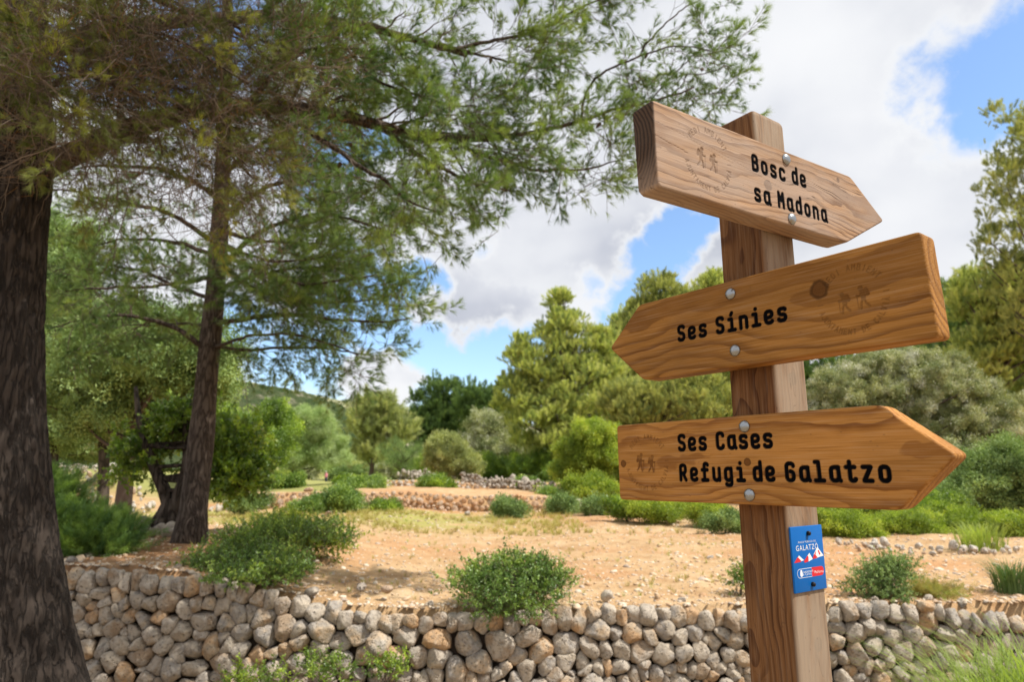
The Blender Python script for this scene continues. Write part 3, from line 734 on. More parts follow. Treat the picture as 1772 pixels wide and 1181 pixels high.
# ------------------------------------------------------------------ land
def ss(x, a, b):
    t = np.clip((x - a) / (b - a), 0, 1); return t * t * (3 - 2 * t)
def fbm(x, y, s=1.0, seed=0):
    z = 0
    for k, (fx, fy, ph) in enumerate(((1, .3, 0), (-.4, 1.1, 2), (1.7, 1.5, 4), (2.9, -2.1, 1), (-4.1, 3.3, 5), (6.3, 5.1, 3))):
        z = z + np.sin(x * fx * s + y * fy * s * .9 + ph + seed) * np.cos(y * fy * s * 1.3 - x * fx * .5 * s + ph * 2 + seed) / (1 + k)
    return z
WY = 5.95
def wall_y(x): return WY + .05 * np.sin(x * .7) + .012 * (x + 1) ** 2 * 0
def terr(x, y):
    x = np.asarray(x, float); y = np.asarray(y, float)
    z = .47 + .36 * ss(-x, .9, 3.4) * (1 - .6 * ss(y, 8, 15)) + .02 * ss(x, .5, 3)
    m1 = ss(x, -8.3, -7.6) * (1 - ss(x, 1.0, 1.5))
    hard = ss(y, 19.72, 19.85); soft = ss(y, 18.5, 27) * (1 - ss(x, 1, 2)) + ss(y, 20.5, 27) * ss(x, 1, 2)
    z = z + .42 * (hard * m1 + soft * (1 - m1))
    z = z + .75 * ss(-x, 9.5, 15) * ss(y, 11, 24) * (1 - ss(y, 30, 60))
    m2 = ss(x, -6.9, -6.4) * (1 - ss(x, -1.6, -1.2)); lft = ss(-x, 6.6, 11)
    hard2 = ss(y, 27.72, 27.85); soft2 = ss(y, 25, 31)
    z = z + .2 * (hard2 * m2 + soft2 * (1 - m2)) * (1 - lft)
    z = z - .22 * ss(y, 32, 48) - .33 * ss(y, 45, 66) - .42 * ss(y, 66, 100)
    z = z + 1.6 * ss(x, 9, 26) * ss(y, 14, 40) + 8 * ss(y, 120, 330)
    z = z + .022 * fbm(x, y, 1.6) * ss(y, 6.1, 7) + .010 * fbm(x, y, 7.5, 2)
    return z
xs = np.unique(np.concatenate([np.linspace(-90, -14, 30), np.arange(-14, 12, .12), np.linspace(12, 90, 40)]))
ys = np.unique(np.concatenate([[6.0], np.arange(6.06, 30, .12), np.arange(30, 60, .8), np.geomspace(60, 420, 50), [19.72, 19.85, 27.72, 27.85]]))
Xg, Yg = np.meshgrid(xs, ys, indexing='ij')
Zg = terr(Xg, Yg)
Zg[:, 0] -= .9
mb = MB(); mb.grid(np.stack([Xg, Yg, Zg], -1))
field = mb.build('field', M['soil']); tag(field, kind='structure')
mb = MB()
gx = np.linspace(-90, 90, 120); gy = np.linspace(-60, 6.0, 120)
A_, B_ = np.meshgrid(gx, gy, indexing='ij')
mb.grid(np.stack([A_, B_, -.2 + .012 * fbm(A_, B_, 1.1)], -1))
tag(mb.build('ground', M['path']), kind='structure')
mb = MB()
gx = np.linspace(-1500, 1500, 20)
A_, B_ = np.meshgrid(gx, gx, indexing='ij')
mb.grid(np.stack([A_, B_, np.full(A_.shape, -3.)], -1)); tag(mb.build('plain', M['path']), kind='structure')

# hills
def hillmat(name, stops, sc):
    m, t, b = newmat(name); co = t.n('ShaderNodeNewGeometry').outputs['Position']
    n = t.noise(co, sc, 8, .7); n2 = t.noise(co, sc * .22, 4, .6)
    t.set(b.inputs['Base Color'], t.ramp(t.m('ADD', t.m('MULTIPLY', n, .55), t.m('MULTIPLY', n2, .5)), stops)); b.inputs['Roughness'].default_value = .95
    b.inputs['Specular IOR Level'].default_value = .05
    bump(t, b, n, 4); return m
M['hill_wood'] = hillmat('wooded_hillside', [(.36, (.022, .045, .02)), (.5, (.05, .08, .03)), (.6, (.10, .12, .055)), (.68, (.32, .29, .22))], .16)
M['hill_hazed'] = hillmat('hazy_grassy_rocky_ridge', [(.38, (.10, .14, .10)), (.47, (.28, .30, .17)), (.56, (.42, .40, .24)), (.66, (.45, .36, .30))], .05)  # grass and rock tones paled in the colour to stand for distance haze
def hill(name, pts, D, depth, mat, rough, nx=160, ny=40, trees=0):
    # pts: skyline (px, py); a ridge at distance D with a slope running down towards the viewer
    sk = np.array([at(px, py, D) for px, py in pts]); xx = np.linspace(sk[0, 0], sk[-1, 0], nx)
    top = np.interp(xx, sk[:, 0], sk[:, 2]); mb = MB()
    v = np.linspace(0, 1, ny); P = np.zeros((nx, ny * 2 - 1, 3))
    vv = np.concatenate([v, v[-2::-1]]); yy = np.concatenate([D - depth * (1 - v), D + depth * (1 - v[-2::-1])])
    prof = np.sin(vv * np.pi / 2) ** 1.1
    P[..., 0] = xx[:, None]; P[..., 1] = yy[None]
    Z = -4 + (top[:, None] + 4) * prof[None]
    Z = Z + rough * (fbm(P[..., 0] * 12 / D * 3, P[..., 1] * 12 / D * 3, 3) + .6 * fbm(P[..., 0] * 100 / D, P[..., 1] * 100 / D, 3, 4)) * np.minimum(1, (vv * 3))[None]
    P[..., 2] = Z; mb.grid(P)
    return tag(mb.build(name, mat), kind='structure')
hill('far_ridge', [(-200, 560), (300, 640), (480, 672), (560, 688), (600, 697), (640, 702), (652, 697), (690, 710), (760, 722), (900, 740), (1200, 745), (1500, 720), (1900, 690), (2600, 640)], 1200, 420, M['hill_hazed'], 1.6, 420, 60)
hw = hill('wooded_hill', [(-700, 560), (-100, 570), (200, 600), (330, 640), (420, 668), (470, 672), (520, 684), (560, 692), (590, 706), (615, 735), (660, 790), (740, 830)], 330, 150, M['hill_wood'], 1.1, 420, 90)
hill('eastern_hill', [(760, 800), (1000, 760), (1300, 700), (1600, 600), (1772, 450), (2300, 420), (3000, 500)], 260, 120, M['hill_wood'], 1.0, 300, 70)

# ------------------------------------------------------------------ dry stone walls
def clip(poly, n, d):
    out = []
    for i in range(len(poly)):
        a, b_ = poly[i - 1], poly[i]; da, db = a @ n - d, b_ @ n - d
        if da <= 0: out.append(a) if False else None
        if (da <= 0) != (db <= 0): out.append(a + (b_ - a) * da / (da - db))
        if db <= 0: out.append(b_)
    return out
def cells(sites, wts, bounds):
    res = []
    for i in range(len(sites)):
        s_ = sites[i]; poly = [np.array(p) for p in bounds(s_)]
        d2 = ((sites - s_) ** 2).sum(1); nb = np.argsort(d2)[1:22]
        for j in nb:
            v = sites[j] - s_; L2 = v @ v
            dd = (L2 + wts[i] - wts[j]) / 2
            poly = clip(poly, v, s_ @ v + dd)
            if len(poly) < 3: break
        res.append(np.array(poly) if len(poly) >= 3 else None)
    return res
def stone_from_poly(poly, depth, gap, K=22, facets=10, rs=None):
    rs = rs or np.random.default_rng(int(rng.integers(1 << 30)))
    c = poly.mean(0); P = poly - c
    th = np.linspace(0, 2 * np.pi, K, endpoint=False); r = np.full(K, 9.)
    for i in range(len(P)):
        a, b_ = P[i - 1], P[i]; v = b_ - a; L_ = np.hypot(*v)
        if L_ < 1e-6: continue
        n = np.array([v[1], -v[0]]) / L_
        dd = a @ n
        if dd < 0: n = -n; dd = -dd
        cs = np.cos(th) * n[0] + np.sin(th) * n[1]
        ok = cs > 1e-3; r[ok] = np.minimum(r[ok], np.maximum(dd - gap, .004) / cs[ok])
    for _ in range(1): r = .25 * np.roll(r, 1) + .5 * r + .25 * np.roll(r, -1)
    r *= 1 + rs.normal(0, .025, K)
    size = r.mean(); dp = depth
    prof = [(.35, -dp * .95), (.8, -dp * .75), (.97, -dp * .3), (1.0, 0), (.97, dp * .28), (.88, dp * .52), (.72, dp * .74), (.48, dp * .9), (.22, dp * .99)]
    th2 = th
    V = []
    for (q, y) in prof:
        jj = 1 + rs.normal(0, .02, K)
        V.append(np.stack([np.cos(th2) * r * q * jj, np.full(K, -y) + rs.normal(0, .0012, K), np.sin(th2) * r * q * jj], 1))
    P3 = np.stack(V, 1)
    if K > 20:
        sd = rs.uniform(0, 99); fl = P3.reshape(-1, 3)
        for q in range(len(fl)):
            v_ = Vector(fl[q]) + Vector((sd, sd, 0)); fl[q] += np.array(mnoise.noise_vector(v_ * 15)) * .014 + np.array(mnoise.noise_vector(v_ * 38)) * .007
        P3 = fl.reshape(P3.shape)
    # flatten facets with random cutting planes
    for _ in range(facets):
        n = rs.normal(size=3) * (.6, 1, .6); n[1] = -abs(n[1]) - .25; n /= np.linalg.norm(n)
        ext = (P3 @ n).max(); lim = ext * rs.uniform(.55, .85)
        over = np.maximum(P3 @ n - lim, 0); P3 = P3 - over[..., None] * n * .95
    return c, P3
def add_stone(mb, P3, off):
    n0 = mb.nv; K = P3.shape[0]
    mb.grid(P3 + off, closed_u=True)
    for col_, flip in ((0, False), (P3.shape[1] - 1, True)):
        cpt = P3[:, col_].mean(0) + off; ci = mb.nv; mb.v.append(cpt[None]); mb.nv += 1
        ring = n0 + np.arange(K) * P3.shape[1] + col_; nx_ = np.roll(ring, -1)
        tri = np.stack([nx_, ring, np.full(K, ci)], -1) if not flip else np.stack([ring, nx_, np.full(K, ci)], -1)
        mb.f.append(tri); mb.mi.append(np.zeros(K, int))

def dry_wall(root, x0, x1, topf, botf, yf, sw, sh_, mat, view, depth=.07, gap=.004, top_row=True, seed=1, K=22, lean=.06, maxparts=290):
    rs = np.random.default_rng(seed)
    sites = []; wts = []
    if top_row:
        x = x0
        while x < x1:
            wd = rs.uniform(.45, 1.1) * sw; hh = sh_ * rs.uniform(.8, 1.3)
            sites.append((x + wd / 2, topf(x + wd / 2) - hh * .5)); wts.append(rs.uniform(0, .003) * (sw / .165) ** 2); x += wd
    ntop = len(sites)
    zr = sh_ * (1.15 if top_row else .5); row = 0
    zmax = max(topf(x) - botf(x) for x in np.linspace(x0, x1, 20))
    while zr < zmax + sh_ * .3:
        big = 1.0 + .25 * math.sin(row * 2.1)
        x = x0 + rs.uniform(-.1, 0)
        while x < x1:
            wd = sw * rs.lognormal(-.08, .42) * big * (1 + .3 * math.sin(x * 1.1 + 2.2) + (.35 * max(0, min(1, -x - 1)) * min(1, row / 3) if sw < .2 else 0)); zc = topf(x + wd / 2) - zr - sh_ * .42 * big + rs.normal(0, sh_ * .27)
            if zc > botf(x) - sh_ * .4: sites.append((x + wd / 2, zc)); wts.append(min(wd, sw * 1.35) ** 2 * .16)
            x += wd * .96
        zr += sh_ * .85 * big; row += 1
    sites = np.array(sites); wts = np.array(wts)
    def bounds(s_):
        tz = topf(s_[0]) + rs.uniform(-.02, .03) * sh_ / .17
        return [(s_[0] - .5, botf(s_[0]) - .05), (s_[0] + .5, botf(s_[0]) - .05), (s_[0] + .5, tz), (s_[0] - .5, tz)]
    cs_ = cells(sites, wts, bounds)
    parts = []; rest = MB()
    for c_ in cs_:
        if c_ is None: continue
        ar = .5 * abs(np.sum(c_[:, 0] * np.roll(c_[:, 1], 1) - c_[:, 1] * np.roll(c_[:, 0], 1)))
        if ar < sw * sh_ * .06: continue
        c, P3 = stone_from_poly(c_, depth * rs.uniform(.75, 1.25) * (.7 + .3 * min(1.4, ar / (sw * sh_))), gap, K)
        y = yf(c[0]) - .02 + rs.normal(0, .012) + (c[1] - botf(c[0])) * lean
        off = np.array([c[0], y, c[1]])
        vis = view[0] < c[0] < view[1]
        if vis and len(parts) < maxparts:
            mb = MB(); add_stone(mb, P3, np.zeros(3)); o = mb.build('stone', mat, root); o.location = Vector(off) - root.location
            o.rotation_euler = (rs.normal(0, .06), 0, rs.normal(0, .08)); parts.append(o)
        else: add_stone(rest, P3, off - np.array(root.location))
    if rest.nv:
        o = rest.build('stonework', mat, root); tag(o, kind='stuff')
    return len(parts)
wroot = empty('dry_stone_wall', (0, WY, -.2))
tag(wroot, 'long dry stone retaining wall of rounded grey and ochre boulders along the front of the field', 'wall')
wtop = lambda x: float(terr(x, 6.35)) + .0 + .02 * math.sin(x * 2.3) - .10 * max(0, min(1, (x - 3.3) / .8))
n_main = dry_wall(wroot, -6.2, 6.4, wtop, lambda x: -.22, lambda x: float(wall_y(x)) - .1, .138, .142, M['stone'], (-3.45, 3.95), .08, -.004, True, 3)
mb = MB()
cxs = np.linspace(-6.3, 6.5, 60)
prof = np.stack([np.stack([cxs, wall_y(cxs) + dy, np.array([(-.4 if k == 0 else wtop(x) - dz_) for x in cxs])], 1) for k, (dy, dz_) in enumerate(((-.03, 0), (.0, .10), (.30, .05), (.5, .06)))], 1)
prof[..., 1] -= WY; prof[..., 2] += .2
mb.grid(prof, flip=True); core = mb.build('rubble_core', M['core'], wroot)

# loose cap stones on the wall head
def rock_mesh(name, s_, mat, rs, K=14):
    th = np.linspace(0, 2 * np.pi, 7)[:-1]
    poly = np.stack([np.cos(th) * s_ * rs.uniform(.7, 1.2, 6), np.sin(th) * s_ * rs.uniform(.5, .9, 6)], 1)
    c, P3 = stone_from_poly(poly, s_ * .75, 0, K, 6, rs); mb = MB(); add_stone(mb, P3, np.zeros(3)); return mb.mesh(name, mat)
rs = np.random.default_rng(11)
caps = [rock_mesh('stone', .07, M['stone'], rs) for _ in range(6)]
for x in list(np.arange(-4.2, 4.0, .34)):
    x += rs.uniform(-.14, .14)
    if rs.random() < .45: continue
    o = bpy.data.objects.new('stone', caps[rs.integers(6)]); S.collection.objects.link(o); o.parent = wroot
    sc = rs.uniform(.55, 1.25)
    o.location = (x, rs.uniform(.02, .3), wtop(x) + .03 * sc + .2); o.rotation_euler = (rs.uniform(-1, 1), rs.uniform(-.5, .5), rs.uniform(0, 6)); o.scale = (sc, sc, sc * .8)

# terrace walls in the field
t1 = empty('terrace_wall', (-3, 19.7, .45)); tag(t1, 'low reddish stone terrace wall across the back of the orange field', 'wall')
dry_wall(t1, -8.2, 1.3, lambda x: float(terr(x, 19.95)) + .03, lambda x: .42, lambda x: 19.7, .24, .10, M['stone_red'], (-7.6, 1.3), .035, .004, True, 5, 10, .03)
t2 = empty('terrace_wall', (-4, 27.7, .9)); tag(t2, 'short pale upper terrace wall behind the reddish one', 'wall')
dry_wall(t2, -6.6, -1.2, lambda x: float(terr(x, 27.95)) + .05, lambda x: .82, lambda x: 27.7, .28, .12, M['stone_pale'], (-6.6, -1.2), .05, .005, True, 6, 10, .03)

# rubble walls and rows of rocks
rockset = {}
def rocks(mat, n=6):
    if mat not in rockset: rockset[mat] = [rock_mesh('rock', .5, M[mat], rs, 12) for _ in range(n)]
    return rockset[mat]
def rubble(name, label, cat, pts, n, size, mat, heap=.3, width=.5):
    P = np.array([[*at(px, py, D)[:2]] for px, py, D in pts]); base = np.array([P[0][0], P[0][1], terr(P[0][0], P[0][1])])
    root = empty(name, base); tag(root, label, cat)
    seg = np.concatenate([[0], np.cumsum(np.hypot(*np.diff(P, axis=0).T))])
    for i in range(n):
        s_ = rs.uniform(0, seg[-1]); x = np.interp(s_, seg, P[:, 0]) + rs.normal(0, width * .3); y = np.interp(s_, seg, P[:, 1]) + rs.normal(0, width * .5)
        sc = size * rs.lognormal(0, .35); z = float(terr(x, y)) + max(0, rs.uniform(-.1, 1)) * heap + sc * .2
        o = bpy.data.objects.new('stone', rs.choice(rocks(mat))); S.collection.objects.link(o); o.parent = root
        o.location = Vector((x, y, z)) - Vector(base); o.rotation_euler = tuple(rs.uniform(0, 6, 3)); o.scale = (sc, sc * .85, sc * .75)
rubble('rubble_wall', 'tumbled grey rubble wall behind the terraces, below the large pale pine', 'wall', [(795, 830, 30), (850, 835, 28), (950, 845, 25)], 270, .2, 'stone_grey', .3, .7)
rubble('rubble_wall', 'low grey rubble wall running behind the small almond tree', 'wall', [(690, 828, 36), (795, 826, 34)], 140, .24, 'stone_grey', .4, .5)
rubble('stone_row', 'row of white stones edging the right side of the far terrace, beside bright shrubs', 'stones', [(938, 850, 24.5), (985, 865, 21), (1060, 888, 17)], 150, .14, 'stone_pale', .2, .6)
rubble('stone_row', 'scattered white stones at the foot of the bright green shrubs right of the post', 'stones', [(1440, 962, 10.5), (1560, 975, 9.8), (1760, 985, 9.2)], 90, .095, 'stone_pale', .05, .8)
rubble('stone_heap', 'pale stones tumbling down the slope behind the leafy shrub at left', 'stones', [(110, 800, 26), (170, 815, 22), (235, 850, 17)], 130, .2, 'stone_pale', .15, 1.6)
rubble('stone_heap', 'grey stones around the foot of the old carob tree', 'stones', [(225, 940, 9.6), (300, 945, 9.1), (370, 950, 8.6)], 26, .17, 'stone_grey', .03, .5)
rubble('stone_row', 'pale stones along the path left of the first terrace wall', 'stones', [(360, 880, 18), (410, 868, 19), (450, 868, 19.3)], 50, .16, 'stone_pale', .1, .6)
for (px, py, D, sc, mat, lb) in ((672, 1020, 6.3, .17, 'stone_pale', 'white rock lying on the wall head left of the middle bush'), (1228, 945, 9.0, .12, 'stone_pale', 'flat pale stone on the open soil left of the post'),
        (624, 1018, 6.35, .15, 'stone_grey', 'grey rock on the wall head beside the left bush'), (810, 885, 18.2, .32, 'stone_grey', 'dark rock standing in front of the reddish terrace wall'),
        (534, 850, 19.9, .4, 'stone_red', 'orange block on top of the first terrace wall, by the dark bush'), (568, 897, 16, .3, 'stone_red', 'flat orange stone in the dry grass below the terrace bush'), (535, 958, 7.9, .12, 'stone_pale', 'pale stone at the right end of the low leafy shrub')):
    p = at(px, py, D); o = bpy.data.objects.new('rock', rs.choice(rocks(mat))); S.collection.objects.link(o)
    o.location = (p[0], p[1], float(terr(p[0], p[1])) + sc * .18 + (.06 if D < 6.4 else 0)); o.rotation_euler = (rs.uniform(-.3, .3), rs.uniform(-.3, .3), rs.uniform(0, 6)); o.scale = (sc, sc * .8, sc * .6)
    tag(o, lb, 'rock')
# gravel over the field
def pebble_src(i):
    rs_ = np.random.default_rng(i); th = np.linspace(0, 2 * np.pi, 6)[:-1]
    P3 = np.stack([np.stack([np.cos(th) * q * rs_.uniform(.7, 1.1, 5), np.sin(th) * q * rs_.uniform(.5, .9, 5), np.full(5, z)], 1) for q, z in ((.5, -.2), (1, 0), (.6, .35))], 1)
    mb = MB(); add_stone(mb, P3, np.zeros(3)); return source('pebble', mb, M['pebble'], False)
m, t, b = newmat('pebbles')
ri = t.n('ShaderNodeObjectInfo').outputs['Random']
t.set(b.inputs['Base Color'], t.ramp(ri, [(0, (.45, .27, .14)), (.35, (.62, .46, .31)), (.7, (.7, .6, .47)), (1, (.38, .3, .24))])); b.inputs['Roughness'].default_value = .9
M['pebble'] = m
psrc = [pebble_src(i) for i in range(4)]
n = 16000
yy = 6.02 + 14 * rng.random(n) ** 1.7; xx = (rng.random(n) * 2 - 1) * (yy * .82 + .3)
zz = terr(xx, yy)
scl = rng.lognormal(math.log(.013), .5, n) * (1 + .03 * yy)
scatter('gravel', np.stack([xx, yy, zz], 1), np.stack([rng.uniform(-.4, .4, n), rng.uniform(-.4, .4, n), rng.uniform(0, 6.28, n)], 1), scl, rng.integers(0, 4, n), psrc)
# ------------------------------------------------------------------ foliage sources (only instanced)
def tri_blades(mb, o, d, L, wd, mi):
    # o,d:(n,3) -> thin triangles
    n = len(o); side = np.cross(d, rdir(n)); side /= np.linalg.norm(side, axis=1)[:, None] + 1e-9
    L = np.broadcast_to(L, (n,))[:, None]; wd = np.broadcast_to(wd, (n,))[:, None]
    V = np.stack([o - side * wd / 2, o + side * wd / 2, o + d * L], 1).reshape(-1, 3)
    mb.add(V, np.arange(n * 3).reshape(-1, 3), mi)
def leaves(mb, o, d, L, wd, mi, fold=.25):
    n = len(o); side = np.cross(d, rdir(n)); side /= np.linalg.norm(side, axis=1)[:, None] + 1e-9
    L = np.broadcast_to(L, (n,))[:, None]; wd = np.broadcast_to(wd, (n,))[:, None]
    nn = np.cross(d, side)
    a = o; b_ = o + d * L * .45 + side * wd / 2 + nn * wd * fold; c = o + d * L; e = o + d * L * .45 - side * wd / 2 + nn * wd * fold
    V = np.stack([a, b_, c, e], 1).reshape(-1, 3)
    i = np.arange(n) * 4
    mb.add(V, np.concatenate([np.stack([i, i + 1, i + 2], 1), np.stack([i, i + 2, i + 3], 1)]), mi)
def norm(v): return v / (np.linalg.norm(v, axis=-1)[..., None] + 1e-9)
def pine_sprig(k, mats, L=.26, nt=9, nn=32, nl=.078, nw=.0026, spread=.6):
    mb = MB(); t_ = np.linspace(0, 1, 6); bend = rng.normal(0, .12, 2)
    stem = np.stack([t_ * L, bend[0] * L * t_ ** 2, bend[1] * L * t_ ** 2 + .15 * L * t_ ** 2], 1)
    mb.tube(stem, np.linspace(.0028, .0012, 6), 3, 0, False)
    for j in range(nt):
        f = .25 + .75 * j / (nt - 1); p = np.array([np.interp(f, t_, stem[:, q]) for q in range(3)])
        if j < nt - 1:
            d = norm(np.array([.8, rng.normal(0, .8), rng.normal(.15, .6)])); l2 = L * rng.uniform(.15, .35)
            q = p + d * l2; mb.tube(np.array([p, p + d * l2 * .5, q]), .0012, 3, 0, False)
        else: d = norm(np.array([1., 0, .2])); q = p
        nd = norm(d[None] * 1.0 + rdir(nn) * spread + np.array([0, 0, .2]))
        oo = q - d * rng.uniform(0, .035, nn)[:, None]
        tri_blades(mb, oo, nd, rng.uniform(.7, 1.1, nn) * nl, nw, 1)
    return source('pine_sprig', mb, mats)
def dead_sprig(k, mats, L=.34):
    mb = MB()
    def rec(p, d, l, r, lev):
        n = 5; pts = [p]
        for i in range(n):
            d = norm(d + rng.normal(0, .32, 3) + np.array([0, 0, .02])); p = p + d * l / n; pts.append(p)
            if lev < 2 and rng.random() < .55: rec(p, norm(d + rng.normal(0, .8, 3)), l * .55, r * .6, lev + 1)
        mb.tube(np.array(pts), np.linspace(r, r * .4, n + 1), 3, 0, False)
    rec(np.zeros(3), np.array([1., 0, 0]), L, .0028, 0)
    if k % 2:
        q = rng.normal(0, .05, (10, 3)) + np.array([L * .7, 0, 0]); tri_blades(mb, q, norm(rdir(10) + [.5, 0, 0]), .06, .0018, 1)
    return source('bare_sprig', mb, mats)
def leaf_sprig(k, mats, L=.16, n=16, ll=.032, lw=.016):
    mb = MB(); stem = np.array([[0, 0, 0], [L * .5, .01, 0], [L, rng.normal(0, .02), .02]]); mb.tube(stem, [.002, .0015, .001], 3, 0, False)
    f = rng.uniform(.1, 1, n); o = np.stack([f * L, np.zeros(n), np.zeros(n)], 1)
    d = norm(rdir(n) * 1.0 + np.array([.5, 0, .1])); leaves(mb, o, d, rng.uniform(.7, 1.2, n) * ll, lw * rng.uniform(.8, 1.2, n), 1)
    return source('leaf_sprig', mb, mats)
def clump(kind, k, mats):
    mb = MB()
    if kind == 'pine':
        n = 90; o = np.stack([rng.random(n) ** .7 * .38, rng.normal(0, .02, n), rng.normal(0, .02, n)], 1); d = norm(np.array([.9, 0, 0]) + rdir(n) * .75); tri_blades(mb, o, d, rng.uniform(.1, .19, n), .013, 0)
    elif kind == 'feather':
        n = 110; o = np.stack([rng.random(n) * .3, rng.normal(0, .02, n), rng.normal(0, .02, n)], 1); d = norm(np.array([1., 0, 0]) + rdir(n) * .8); tri_blades(mb, o, d, rng.uniform(.04, .09, n), .006, 0)
    else:
        n = 70; o = rdir(n) * (rng.random(n) ** .45 * .2)[:, None]; d = norm(o / .2 + rdir(n) * .8); leaves(mb, o, d, rng.uniform(.06, .1, n), rng.uniform(.03, .045, n) if kind == 'leaf' else rng.uniform(.014, .022, n), 0)
    return source(kind + '_clump', mb, mats)
SRC = {}
def src(kind, mat):
    k = (kind, mat)
    if k not in SRC:
        if kind == 'pine_near': SRC[k] = [pine_sprig(i, [M['twig'], M[mat]]) for i in range(4)] + [pine_sprig(9, [M['twig_grey'], M[mat]], .3, 3, 12)]
        elif kind == 'dead': SRC[k] = [dead_sprig(i, [M['twig_grey'], M[mat]]) for i in range(4)]
        elif kind == 'mastic': SRC[k] = [leaf_sprig(i, [M['twig'], M[mat]]) for i in range(4)]
        elif kind == 'carob': SRC[k] = [leaf_sprig(i, [M['twig'], M[mat]], .24, 16, .065, .036) for i in range(4)]
        else: SRC[k] = [clump(kind, i, [M[mat]]) for i in range(3)]
    return SRC[k]

# ------------------------------------------------------------------ branch growth
def respl(P, n):
    P = np.asarray(P, float); s = np.concatenate([[0], np.cumsum(np.linalg.norm(np.diff(P, axis=0), axis=1))]); u = np.linspace(0, s[-1], n)
    Q = np.stack([np.interp(u, s, P[:, k]) for k in range(P.shape[1])], 1)
    for _ in range(2): Q[1:-1] = .25 * Q[:-2] + .5 * Q[1:-1] + .25 * Q[2:]
    return Q
def grow(path, r0, r1, levels, mb, fol, sides=5):
    """children along a path; fol collects (pos, dir)"""
    L = np.linalg.norm(np.diff(path, axis=0), axis=1).sum(); lv = levels[0]
    s = np.linspace(0, 1, len(path)); t = lv.get('t0', .1)
    while t < 1:
        t += lv['gap'] / L * rng.uniform(.6, 1.4)
        if t >= 1: break
        p = np.array([np.interp(t, s, path[:, k]) for k in range(3)])
        tn = norm(np.array([np.interp(min(1, t + .05), s, path[:, k]) - np.interp(max(0, t - .05), s, path[:, k]) for k in range(3)]))
        rd = rdir(1)[0]; rd -= tn * (rd @ tn); rd = norm(rd); rd[2] *= lv.get('flat', 1); rd = norm(rd)
        a = lv.get('ang', .9) * rng.uniform(.7, 1.3)
        d = norm(tn * math.cos(a) + rd * math.sin(a) + np.array([0, 0, lv.get('up', 0)]))
        ln = lv['len'] * rng.uniform(.55, 1.2) * (1 - lv.get('taper', .5) * t)
        n = 6; u = np.linspace(0, 1, n)[:, None]
        q = p + d * ln * u + np.array([0, 0, lv.get('droop', 0)]) * ln * u ** 2 + np.cumsum(rng.normal(0, ln * .035, (n, 3)), 0) * (u > 0)
        rr = (r0 + (r1 - r0) * t) * lv.get('rk', .35)
        rr = max(rr, .0022)
        mb.tube(q, np.linspace(rr, max(.0012, rr * .35), n), sides if rr > .006 else 3, 0, False)
        if len(levels) > 1: grow(q, rr, rr * .35, levels[1:], mb, fol, sides)
        else:
            k = max(1, int(ln / lv.get('leafgap', .12)))
            for f in np.linspace(lv.get('leaf0', .35), 1, k):
                pp = np.array([np.interp(f, u[:, 0], q[:, c]) for c in range(3)])
                fol.append((pp, norm(norm(q[-1] - q[0]) + rng.normal(0, .45, 3) + np.array([0, 0, lv.get('leafup', .25)]))))
def add_foliage(name, fol, sources, parent, smin=.8, smax=1.3, label=None):
    P = np.array([f[0] for f in fol]); D = np.array([f[1] for f in fol]); n = len(P)
    return scatter(name, P - np.array(parent.location) if parent else P, rots(D), rng.uniform(smin, smax, n), rng.integers(0, len(sources), n), sources, parent, label)

# ---- near pine, trunk cut by the left edge of the picture
tA = empty('pine_tree', (-3.28, 4.25, -.2)); tag(tA, 'large pine with deeply furrowed dark trunk, nearest tree, cut off by the left edge', 'tree')
def trunk_near():
    prof = [(1250, 165), (1170, 143), (1090, 122), (1000, 106), (920, 93), (840, 84), (700, 72), (560, 72), (420, 76), (330, 84), (240, 92), (150, 84), (0, 76), (-200, 70), (-500, 60)]
    E = np.array([at(px, py, 4.25) for py, px in prof]); E = E[np.argsort(E[:, 2])]
    zs = np.linspace(-.35, E[-1, 2] + 1.5, 420); th = np.linspace(0, 2 * np.pi, 170, endpoint=False)
    ex = np.interp(zs, E[:, 2], E[:, 0]) - .03 - .10 * np.exp(-(zs + .2) * 1.6); r = np.interp(zs, [-.4, .2, .5, 1.2, 3.5, 8], [.62, .46, .37, .30, .255, .17])
    cx = ex - r; TH, ZZ = np.meshgrid(th, zs, indexing='ij')
    Rr = r[None] * (1 + .03 * np.sin(TH * 3 + ZZ) + .04 * np.maximum(0, np.sin(TH * 5 + .6)) * np.exp(-(ZZ + .2) * 1.6))
    # furrowed bark: plates from a warped cell pattern, long axis upright
    disp = np.zeros(TH.shape); rr_ = .3
    for i in range(len(th)):
        for j in range(len(zs)):
            v = Vector((math.cos(th[i]) * rr_ * 26, math.sin(th[i]) * rr_ * 26, zs[j] * 4.6))
            v += mnoise.noise_vector(v * .4) * 1.1
            e = min(1, abs(mnoise.noise(v)) * 3.6 + .25 * abs(mnoise.noise(v * 2.7)))
            disp[i, j] = .017 * (e - .6) + .007 * mnoise.noise(v * 3)
    Rr = Rr + disp
    P = np.stack([cx[None] + Rr * np.cos(TH), 4.25 + Rr * np.sin(TH), ZZ], -1) - np.array(tA.location)
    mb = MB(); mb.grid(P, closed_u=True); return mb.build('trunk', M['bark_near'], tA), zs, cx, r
trA, zsA, cxA, rA = trunk_near()
NP_ = [dict(gap=.135, len=.95, ang=.85, flat=.55, droop=-.12, taper=.45, rk=.32, t0=.12), dict(gap=.105, len=.42, ang=.8, flat=.8, droop=-.05, up=.0, rk=.5, leafgap=.075, leaf0=.2)]
